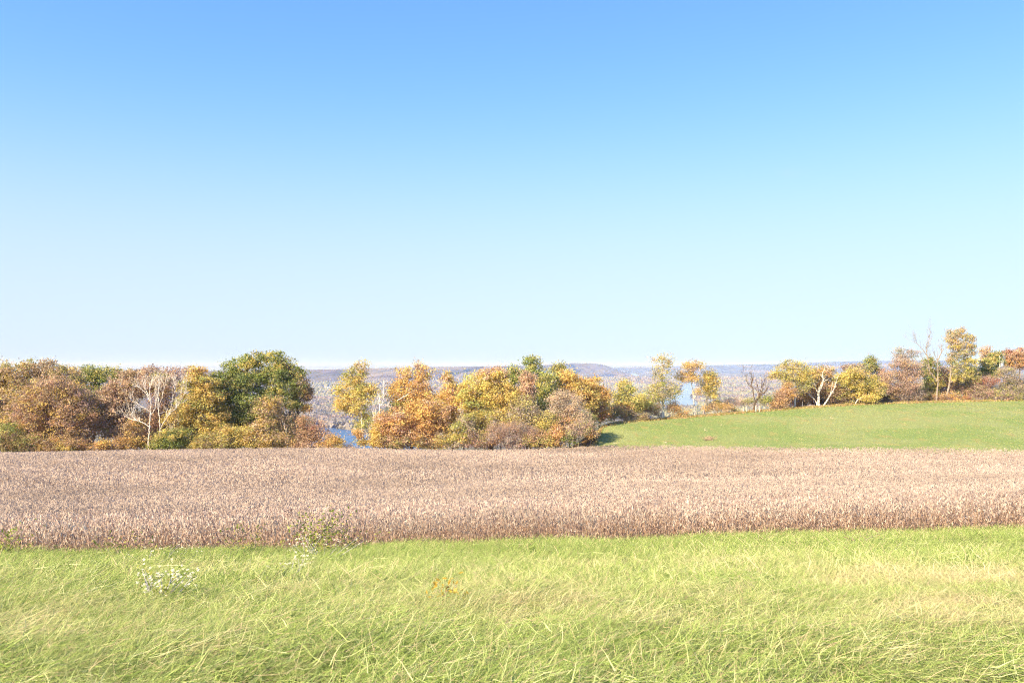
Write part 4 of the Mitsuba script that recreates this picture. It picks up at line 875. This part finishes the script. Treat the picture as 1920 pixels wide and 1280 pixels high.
def plant(y0, y1, per, names, lie_share):
    ys = np.arange(y0, y1, 0.1)
    out = []
    for y in ys:
        w = 0.66 * y + 1.2
        n = rng.poisson(2 * w * 0.1 * per)
        out.append(np.stack([rng.uniform(-w, w, n), y + rng.uniform(0, 0.1, n)], -1))
    p = np.vstack(out)
    p = p[p[:, 1] < FRONT(p[:, 0]) + 0.25]
    z = ground_z(p[:, 0], p[:, 1])
    th = np.degrees(flow(p[:, 0], p[:, 1]))
    tuft = meshkit.fbm(np.stack([p[:, 0] * 1.1, p[:, 1] * 1.3, p[:, 0] * 0], -1), 3, 15)
    share = lie_share(p[:, 1]) + 0.8 * (tuft - 0.5)
    for (x, y), zz, t, sh, tf in zip(p, z, th, share, tuft):
        kind = names[0] if rng.random() < sh else names[1]
        k = rng.integers(5)
        s = 0.72 + 0.6 * tf * rng.uniform(0.8, 1.2)
        key = numbered('verge_grass')
        if key == 'verge_grass':
            key = numbered('verge_grass')
        key = key.replace('verge_grass_', 'verge_grass__')
        scene[key] = {'type': 'instance', 'g': {'type': 'ref', 'id': f'g_{kind}_{k}'},
                      'to_world': T().translate([float(x), float(y), float(zz) - 0.02]).rotate([0, 0, 1], float(t + rng.normal(0, 32))).scale([float(s), float(s), float(s * rng.uniform(0.85, 1.15))])}
    return len(p)


n1 = plant(2.2, 9.0, 24, ('near_lying', 'near_standing'), lambda y: np.interp(y, [4, 6.5, 9], [0.9, 0.6, 0.35]))
n2 = plant(9.0, 21.5, 12, ('far_lying', 'far_standing'), lambda y: np.interp(y, [9, 14, 20], [0.55, 0.4, 0.2]))
tag('verge_grass', 'long pale green and straw grass leaning over the near slope', 'grass', kind='stuff')

# ------------------------------------------------------------------ pasture turf and the dry fringe along its crest
def turf(n, xy, size, cols, rng, up=1.0):
    x, y = xy
    z = ground_z(x, y) + 0.06
    c = np.stack([x, y, z + np.ravel(size) * 0.3], -1)
    mb = MB()
    col = pick(cols, len(x), rng) * rng.uniform(0.8, 1.2, (len(x), 1))
    a = unit(rng.normal(0, 0.55, (len(x), 3)) + [0, 0, up]) * size * rng.uniform(0.6, 1.4, (len(x), 1))
    s_ = unit(np.cross(a, rng.normal(0, 1, (len(x), 3)))) * size * 0.35
    v = np.stack([c - s_ - a * 0.4, c + s_ - a * 0.4, c + a * 0.8], 1).reshape(-1, 3)
    mb.add(v, np.arange(3 * len(x)).reshape(-1, 3), np.repeat(col, 3, 0))
    return mb


rng = np.random.default_rng(41)
n = 90000
x = rng.uniform(11.5, 118, n)
lo, hi = far_edge(x), crest(x)
y = lo + (hi - lo) * rng.random(n)
keep = np.abs(x / y) < 0.68
x, y = x[keep], y[keep]
turf(len(x), (x, y), 0.11, [((0.37, 0.42, 0.16), 5), ((0.44, 0.46, 0.21), 4), ((0.52, 0.48, 0.28), 1), ((0.29, 0.35, 0.12), 2)], rng).build('pasture_turf', 'm_leaf')
tag('pasture_turf', 'short tufted green turf covering the pasture', 'grass', kind='stuff')
n = 14000
x = rng.uniform(11.5, 120, n)
y = crest(x) + rng.normal(0.6, 0.9, n)
x2 = rng.uniform(-90, 12, 8000)
y2 = far_edge(x2) + rng.uniform(0.2, 3.0, 8000)
x, y = np.concatenate([x, x2]), np.concatenate([y, y2])
turf(len(x), (x, y), np.where(x < 12, 0.55, 0.34)[:, None], [((0.52, 0.40, 0.22), 5), ((0.42, 0.38, 0.14), 3), ((0.46, 0.28, 0.16), 2), ((0.28, 0.30, 0.08), 2)], rng, 1.4).build('dry_grass', 'm_leaf')
tag('dry_grass', 'tall dry grass fringe under the far tree lines', 'grass', kind='stuff')

# ------------------------------------------------------------------ weeds and flowers
def weed(name, label, cat, px, py, Y, h, w, n, size, pal, seed, group=None, flowers=0, stems=9, aspect=0.5):
    rng = np.random.default_rng(seed)
    key = numbered(name)
    x = (px - CX) / F * Y
    z = float(ground_z(x, Y))
    st, lf, fl = MB(), MB(), MB()
    tips = []
    for _ in range(stems):
        b = np.array([x, Y, z]) + rng.normal(0, 0.16, 3) * [w, w * 0.6, 0]
        e = b + np.array([rng.normal(0, 0.45) * w, rng.normal(0, 0.3) * w, h * rng.uniform(0.6, 1.05)])
        limb(st, b, e, 0.008, 0.003, rng, 0.08, 3, 5)
        k = n // stems
        t = rng.uniform(0.15, 1, (k, 1))
        q = b + (e - b) * t + rng.normal(0, 0.075 * max(1, w), (k, 3))
        sprays(lf, q, rng.normal(0, 1, (k, 3)) + [0, -0.3, 0.8], size, aspect, pick(pal, k, rng) * rng.uniform(0.75, 1.25, (k, 1)), rng)
        tips.append((b, e))
    if flowers:
        for j in range(flowers):
            b, e = tips[rng.integers(len(tips))]
            c = e + rng.normal(0, 0.09, 3) * [w * 1.3, w, 0.7]
            nn = unit(np.array([0, -0.5, 1.0]) + rng.normal(0, 0.4, 3))
            a = unit(np.cross(nn, [0.3, 1, 0.2]))
            bb = np.cross(nn, a)
            ang = np.linspace(0, 2 * math.pi, 11)[:-1]
            r = 0.016 * rng.uniform(0.8, 1.3)
            rr = np.where(np.arange(10) % 2 == 0, r, r * 0.5)
            v = np.vstack([c + nn * 0.004, c + rr[:, None] * (np.cos(ang)[:, None] * a + np.sin(ang)[:, None] * bb)])
            fl.add(v, [[0, i + 1, (i + 1) % 10 + 1] for i in range(10)], np.vstack([[(0.75, 0.6, 0.15)], np.full((10, 3), 0.85)]))
    st.build(key + '__stems', 'm_bark_grey' if not flowers else 'm_leaf')
    lf.build(key + '__foliage', 'm_leaf')
    if flowers:
        fl.build(key + '__flowers', 'm_leaf')
        labels[key + '__flowers'] = {'label': 'small white flower heads', 'kind': 'stuff'}
    tag(key, label, cat, group)


WG = [((0.30, 0.34, 0.08), 4), ((0.22, 0.28, 0.06), 3), ((0.42, 0.42, 0.14), 2)]
WB = [((0.30, 0.32, 0.10), 4), ((0.40, 0.34, 0.14), 3), ((0.20, 0.24, 0.06), 2)]
G_W, G_A = 'green weeds at the near edge of the crop', 'white flowering asters in the verge'
weed('crop_edge_weed', 'tallest green weed bush standing against the near face of the crop', 'weed', 580, 990, 17.4, 1.0, 1.15, 480, 0.075, WG, 601, G_W, stems=14)
weed('crop_edge_weed', 'thin green weed clump left of the tallest weed bush at the crop edge', 'weed', 462, 1000, 17.7, 0.65, 0.8, 200, 0.07, WB, 602, G_W, stems=10)
weed('crop_edge_weed', 'dark green weed clump at the far left end of the crop edge', 'weed', 10, 1010, 17.2, 0.75, 0.8, 260, 0.075, WG, 603, G_W, stems=10)
weed('crop_edge_weed', 'low green weed patch right of the tallest weed bush', 'weed', 655, 1005, 18.0, 0.55, 1.0, 220, 0.07, WB, 604, G_W, stems=10)
weed('crop_edge_weed', 'low olive weed clump at the crop edge left of the white asters', 'weed', 215, 1015, 17.3, 0.5, 0.9, 170, 0.07, WB, 605, G_W, stems=8)
weed('aster_plant', 'largest white flowered aster clump in the middle of the left verge', 'flower', 297, 1100, 8.4, 0.36, 0.46, 120, 0.05, WG, 611, G_A, flowers=90, stems=16)
weed('aster_plant', 'white aster sprays in front of the tallest weed bush', 'flower', 592, 1022, 14.9, 0.50, 0.8, 100, 0.05, WG, 612, G_A, flowers=80, stems=14)
weed('aster_plant', 'small white aster clump in the grass below the tallest weed bush', 'flower', 541, 1064, 10.8, 0.32, 0.4, 60, 0.05, WG, 613, G_A, flowers=30, stems=8)
weed('aster_plant', 'white asters at the crop edge above the largest aster clump', 'flower', 304, 1022, 14.9, 0.42, 0.8, 80, 0.05, WG, 614, G_A, flowers=40, stems=10)
weed('golden_weed', 'single golden yellow weed tuft lying in the middle of the verge grass', 'weed', 824, 1128, 7.9, 0.20, 0.34, 150, 0.055, [((0.50, 0.34, 0.05), 4), ((0.58, 0.42, 0.08), 3), ((0.36, 0.26, 0.06), 2)], 621, stems=9, aspect=0.35)
weed('dead_weed', 'dark brown dead weed heads in the grass below the right crop edge', 'weed', 1440, 1020, 16.8, 0.35, 0.6, 90, 0.05, [((0.22, 0.15, 0.10), 3), ((0.30, 0.24, 0.12), 2)], 622, 'dead brown weeds in the verge', stems=9)
weed('dead_weed', 'small brown dead weed right of the dark brown weed heads', 'weed', 1606, 1024, 16.9, 0.32, 0.5, 70, 0.05, [((0.24, 0.16, 0.11), 3), ((0.32, 0.25, 0.13), 2)], 623, 'dead brown weeds in the verge', stems=7)

# pasture: one heap of withered stalks and a few pale clumps
weed('withered_clump', 'pinkish brown heap of withered stalks alone in the middle of the pasture', 'weed', 1326, 816, 125.0, 0.75, 1.6, 260, 0.22, [((0.62, 0.46, 0.34), 4), ((0.52, 0.38, 0.26), 2)], 631, stems=12)
for i, (px, py, Y, lab) in enumerate([(1325, 799, 134, 'whitish clump just above the withered heap in the pasture'), (1248, 812, 124, 'whitish clump left of the withered heap in the pasture'), (1560, 780, 141, 'pale yellow clump in the pasture below the round yellow tree'), (1352, 792, 139, 'faint whitish clump high on the pasture right of the withered heap'),
                                      (1875, 828, 104.5, 'pale clump low in the pasture near the right border'), (1546, 826, 108, 'tiny whitish clump at the lower pasture edge'), (1157, 806, 127, 'pale straw clump in the upper left corner of the pasture')]):
    weed('pale_clump', lab, 'weed', px, py, Y, 0.28, 0.5 + 0.5 * (i in (4, 6)), 40, 0.16, [((0.80, 0.74, 0.55), 4), ((0.72, 0.62, 0.40), 2)], 640 + i, 'pale clumps in the pasture', stems=5)

# ------------------------------------------------------------------ the air
scene['haze'] = {'type': 'cube', 'to_world': T().translate([0, 9000, -36.5]).scale([19900, 11500, 86.5]), 'bsdf': {'type': 'null'}, 'interior': {'type': 'ref', 'id': 'haze_air'}}
tag('haze', 'thin blue autumn haze filling the valley air', kind='stuff')
